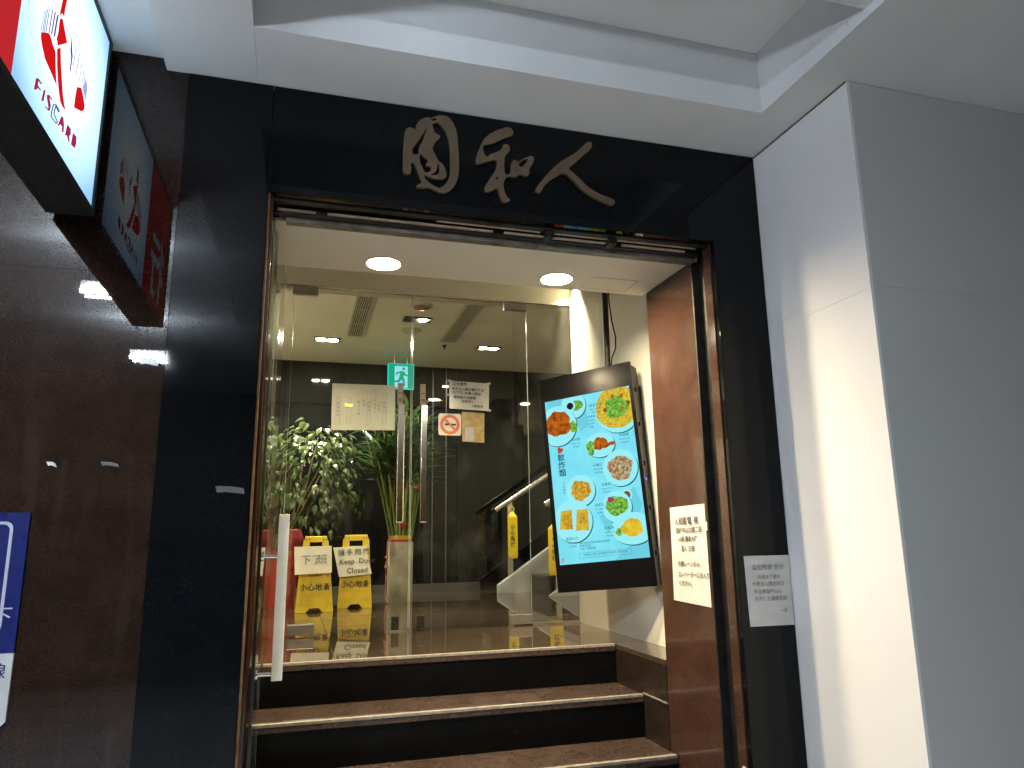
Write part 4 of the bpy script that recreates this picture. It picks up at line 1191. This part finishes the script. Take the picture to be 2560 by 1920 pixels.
# ------------------------------------------------------------------ leaf meshes
def leaf_mesh(name, L, W, mat, curl=0.25, fold=0.2, seg=5):
    mb = MB()
    for k in range(seg + 1):
        t = k / seg
        w = W * math.sin(math.pi * min(1, t ** 0.75 * 1.0)) * (1 - .25 * t) + .0006
        x = L * t
        z = -curl * L * t * t
        mb.v += [(x, -w / 2, z + fold * w), (x, 0, z), (x, w / 2, z + fold * w)]
    for k in range(seg):
        a = k * 3
        mb.f += [(a, a + 3, a + 4, a + 1), (a + 1, a + 4, a + 5, a + 2)]
    me = mb.mesh(name, mat, True)
    return me


def place_leaf(name, me, parent, p, yaw, pitch, roll, s, base):
    o = bpy.data.objects.new(name, me)
    COL.objects.link(o)
    o.parent = parent
    o.location = Vector(p) - base
    o.rotation_euler = (roll, pitch, yaw)
    o.scale = (s, s, s)
    return o


def leaf_mass(name, me, parent, items, base, mat):
    mb = MB()
    for p, yaw, pitch, roll, s in items:
        from mathutils import Euler
        M_ = Matrix.LocRotScale(Vector(p) - base, Euler((roll, pitch, yaw)), Vector((s, s, s)))
        mb.add([M_ @ v_.co for v_ in me.vertices], [tuple(q.vertices) for q in me.polygons])
    o = obj(name, mb, mat, parent, True, at_world=False)
    o['kind'] = 'stuff'
    return o


# ------------------------------------------------------------------ leafy shrub in a red pot
rg = random.Random(5)
PB = Vector((-0.26, 3.86, 0.9))
sb = thing('potted_shrub', 'bushy leafy shrub in a red pot, lit from above, behind the left glass door', 'plant', PB)
pot = obj('pot', MB().lathe([(0.0005, 0.0), (0.125, 0.0), (0.160, 0.40), (0.172, 0.40), (0.172, 0.44), (0.150, 0.44), (0.146, 0.40), (0.0005, 0.40)], PB), 'red_plastic', sb, True)
obj('soil', MB().disc((PB.x, PB.y, 1.312), .147), 'soil', pot)
obj('cloth_wrap', MB().lathe([(0.055, 0.44), (0.075, 0.50), (0.06, 0.56), (0.045, 0.60), (0.0005, 0.61)], PB + Vector((.115, -.06, 0)), 14), 'maroon_cloth', sb, True)
CEN = Vector((-0.05, 3.90, 1.93))
stems = []
for k in range(9):
    a = rg.uniform(0, 6.28)
    top = CEN + Vector((math.cos(a) * .22, math.sin(a) * .2, rg.uniform(.1, .38)))
    b0 = PB + Vector((rg.uniform(-.05, .07), rg.uniform(-.05, .05), .40))
    mid = b0.lerp(top, .5) + Vector((rg.uniform(-.04, .04), rg.uniform(-.04, .04), .06))
    obj('stem', MB().tube([b0, mid, top], [.011, .008, .004], 7), 'bark', sb, True)
shrub_leaf = leaf_mesh('shrub_leaf', 0.078, 0.046, 'shrub_leaf', 0.30, 0.16)
items = []
while len(items) < 680:
    d = Vector((rg.gauss(0, 1), rg.gauss(0, 1), rg.gauss(0, 1))).normalized()
    r = rg.uniform(.35, 1.0) ** .55
    lump = 1 + .16 * math.sin(d.x * 7 + 1.3) * math.sin(d.y * 6 + .4) + .13 * math.sin(d.z * 8 + d.x * 5)
    p = CEN + Vector((d.x * .40, d.y * .34, d.z * .50 if d.z < 0 else d.z * .46)) * r * lump
    if p.z < 1.44 + .25 * max(0, -(p.x - CEN.x)) or (p.z > 2.44):
        continue
    if p.z < 1.75 and rg.random() < .45:
        continue
    if math.sin(p.x * 13 + 2) * math.sin(p.y * 11) * math.sin(p.z * 10 + .5) > .28:
        continue
    yaw = math.atan2(d.y, d.x) + rg.gauss(0, .6)
    pitch = rg.uniform(.15, .8) if d.z > 0 else rg.uniform(.6, 1.35)
    items.append((p, yaw, pitch, rg.gauss(0, .35), rg.uniform(.7, 1.25)))
items.sort(key=lambda it: it[0].y - .25 * it[0].z)
for it in items[:300]:
    place_leaf('leaf', shrub_leaf, sb, *it, PB)
leaf_mass('foliage', shrub_leaf, sb, items[300:], PB, 'shrub_leaf')

# ------------------------------------------------------------------ lucky bamboo in a concrete cylinder
VB = Vector((0.719, 3.95, 0.9))
vb = thing('bamboo_planter', 'tall lucky bamboo in a grey concrete cylinder tied with ribbon', 'plant', VB)
obj('cylinder', MB().lathe([(0.0005, 0.0), (0.104, 0.0), (0.106, 0.01), (0.107, 0.485), (0.103, 0.495), (0.090, 0.495), (0.088, 0.46), (0.0005, 0.46)], VB, 36), 'concrete', vb, True)
obj('ribbon', MB().lathe([(0.092, 0.46), (0.094, 0.515), (0.090, 0.52)], VB, 28), 'ribbon_red', vb, True)
obj('ribbon', MB().lathe([(0.0935, 0.515), (0.094, 0.545), (0.088, 0.548)], VB, 28), 'ribbon_gold', vb, True)
obj('soil', MB().disc((VB.x, VB.y, VB.z + .47), .09), 'soil', vb)
obj('cord', MB().tube([VB + Vector(p) for p in ((-.085, -.07, .55), (-.115, -.075, .50), (-.118, -.072, .36), (-.13, -.07, .30), (-.122, -.07, .22), (-.128, -.07, .10), (-.122, -.075, .02), (-.10, -.10, .006))], .007, 8), 'rope', vb, True)
for dz, r in ((.29, .016), (.37, .012)):
    obj('knot', MB().lathe([(0.0005, -r), (r * .8, -r * .6), (r, 0), (r * .8, r * .6), (.0005, r)], VB + Vector((-.125, -.075, dz)), 10), 'rope', vb, True)
blade = leaf_mesh('bamboo_leaf', 0.30, 0.036, 'bamboo_leaf', 0.45, 0.25, 6)
tops = []
for k in range(74):
    a = rg.uniform(0, 6.28)
    r0 = .085 * math.sqrt(rg.random())
    sp = rg.uniform(1.5, 2.1)
    b0 = VB + Vector((math.cos(a) * r0, math.sin(a) * r0, .47))
    h = rg.uniform(.50, 1.15)
    tp_ = VB + Vector((math.cos(a) * r0 * sp + .045 * h + (-.16 if rg.random() < .22 else 0), math.sin(a) * r0 * sp, .47 + h))
    mid = b0.lerp(tp_, .5) + Vector((.0, 0, 0))
    obj('stalk', MB().tube([b0, mid, tp_], [.0095, .009, .007], 7), 'stalk_green', vb, True)
    tops.append((b0, tp_))
obj('band', MB().lathe([(0.122, -.016), (0.125, -.008), (0.122, .0)], VB + Vector((.045, 0, .955)), 26), 'ribbon_red', vb, True)
obj('bow', MB().box(.70, .76, 3.838, 3.85, 1.53, 1.545).box(.715, .735, 3.836, 3.85, 1.50, 1.57), 'ribbon_red', vb, bevel=.004)
n_ = 0
bl = []
for b0, tp_ in tops:
    for q in range(9):
        t = rg.uniform(.55, 1.0)
        p = b0.lerp(tp_, t)
        if p.z < 1.86:
            p.z += .25
        bl.append((p, rg.uniform(0, 6.28), rg.uniform(-1.25, -.45), rg.gauss(0, .3), rg.uniform(.6, 1.2)))
for k in range(6):
    bl.append((VB + Vector((-.40 + rg.uniform(-.02, .02), 0, 1.66)), rg.uniform(0, 6.28), rg.uniform(-1.5, -1.0), 0, rg.uniform(.6, .8)))
    bl.append((VB + Vector((-.12, -.05, 1.2 + .08 * k)), rg.uniform(2.4, 3.9), rg.uniform(-.9, -.1), 0, 1.2))
obj('stalk', MB().tube([VB + Vector((-.06, 0, .5)), VB + Vector((-.22, 0, 1.1)), VB + Vector((-.40, 0, 1.68))], [.009, .008, .005], 7), 'stalk_green', vb, True)
bl.sort(key=lambda it: it[0].y)
for it in bl[:240]:
    place_leaf('leaf', blade, vb, *it, VB)
leaf_mass('foliage', blade, vb, bl[240:], VB, 'bamboo_leaf')

# ------------------------------------------------------------------ stairs, handrails and their hanging signs
sw = thing('lobby_stairs', 'pale sided staircase climbing to the right behind the fixed glass panel', 'stairs', (2.6, 4.2, 0.9))
SL = 0.66


def stringer(x0, z0, x1, y0, y1):
    ol = [(x0, 0.9005), (x1, 0.9005), (x1, z0 + (x1 - x0) * SL), (x0, z0)]
    mb = poly_solid([ol], y1 - y0)
    mb.xf(plane_matrix((0, (y0 + y1) / 2, 0), (1, 0, 0), (0, 0, 1)))
    return obj('stringer', mb, 'stringer_paint', sw)


stringer(1.735, 0.975, 3.95, 4.50, 4.58)
stringer(2.05, 0.905, 3.95, 3.93, 3.985)
for k in range(6):
    x = 2.06 + k * .27
    z = 0.9 + .175 * (k + 1)
    obj('riser', box(x, x + .02, 3.986, 4.499, z - .175 + .0005, z - .025), 'side_tile', sw)
    obj('tread', box(x - .012, x + .271, 3.986, 4.499, z - .024, z), 'tread_granite', sw, bevel=.002)


def rail(label, x0, z0, y, px, zfoot):
    t = thing('handrail', label, 'handrail', (px, y, zfoot), 'steel handrails of the lobby stairs')
    obj('rail_tube', MB().tube([(x0, y, z0), (3.7, y, z0 + (3.7 - x0) * .63)], .027, 16), 'rail_steel', t, True)
    for k in range(2):
        x = px + k * 1.25
        obj('post', box(x - .026, x + .026, y - .005, y + .005, zfoot + k * 1.25 * SL, z0 + (x - x0) * .63 - .02), 'satin_steel', t, bevel=.001)


rail('steel handrail carrying the whole yellow hanging sign', 1.715, 1.678, 4.54, 1.862, 1.06)
rail('steel handrail whose end shows beside the menu screen', 2.03, 1.705, 3.96, 2.14, 0.965)


def prism(label, cx, y, z0, z1, w, ang, chars):
    t = thing('hanging_sign', label, 'sign', (cx, y, z1), 'yellow three sided caution signs on the handrails')
    t.rotation_euler.z = R(ang)
    h = z1 - z0
    r = w * .58
    P = [(r * math.cos(R(a)), r * math.sin(R(a))) for a in (-35, 205, 85)]
    mb = MB()
    for zz, s in ((-h, .86), (-h + .03, 1), (-.06, 1), (-.015, .45)):
        mb.v += [(p[0] * s, p[1] * s, zz) for p in P]
    for k in range(3):
        b = k * 3
        mb.f += [(b, b + 1, b + 4, b + 3), (b + 1, b + 2, b + 5, b + 4), (b + 2, b, b + 3, b + 5)]
    mb.f += [(0, 2, 1), (9, 10, 11)]
    body = obj('body', mb, 'yellow_plastic', t, bevel=.004, at_world=False)
    ring = [(.028 * math.cos(a * .5236), 0, .012 + .028 * math.sin(a * .5236)) for a in range(13)]
    obj('hook', MB().tube(ring, .006, 7), 'yellow_plastic', t, True, at_world=False)
    fx = (P[0][0] + P[1][0]) / 2; fy = (P[0][1] + P[1][1]) / 2
    u = Vector((P[0][0] - P[1][0], P[0][1] - P[1][1], 0)).normalized()
    for q, ch in enumerate(chars):
        mbt = text_flat(ch, .050, 'CENTER', 0.0, 0.0008)
        mbt.xf(plane_matrix(Vector((fx, fy, -.17 - q * .055)) + u.cross(Vector((0, 0, 1))) * .004, u, (0, 0, 1)))
        obj('lettering', mbt, 'black_ink', body, at_world=False)


prism('yellow three sided caution sign hanging whole beside the handrail post', 1.838, 4.40, 1.222, 1.668, 0.100, 12, '小心階梯')
prism('yellow three sided caution sign half hidden by the menu screen', 2.095, 3.87, 1.085, 1.55, 0.125, -35, '小心階梯')
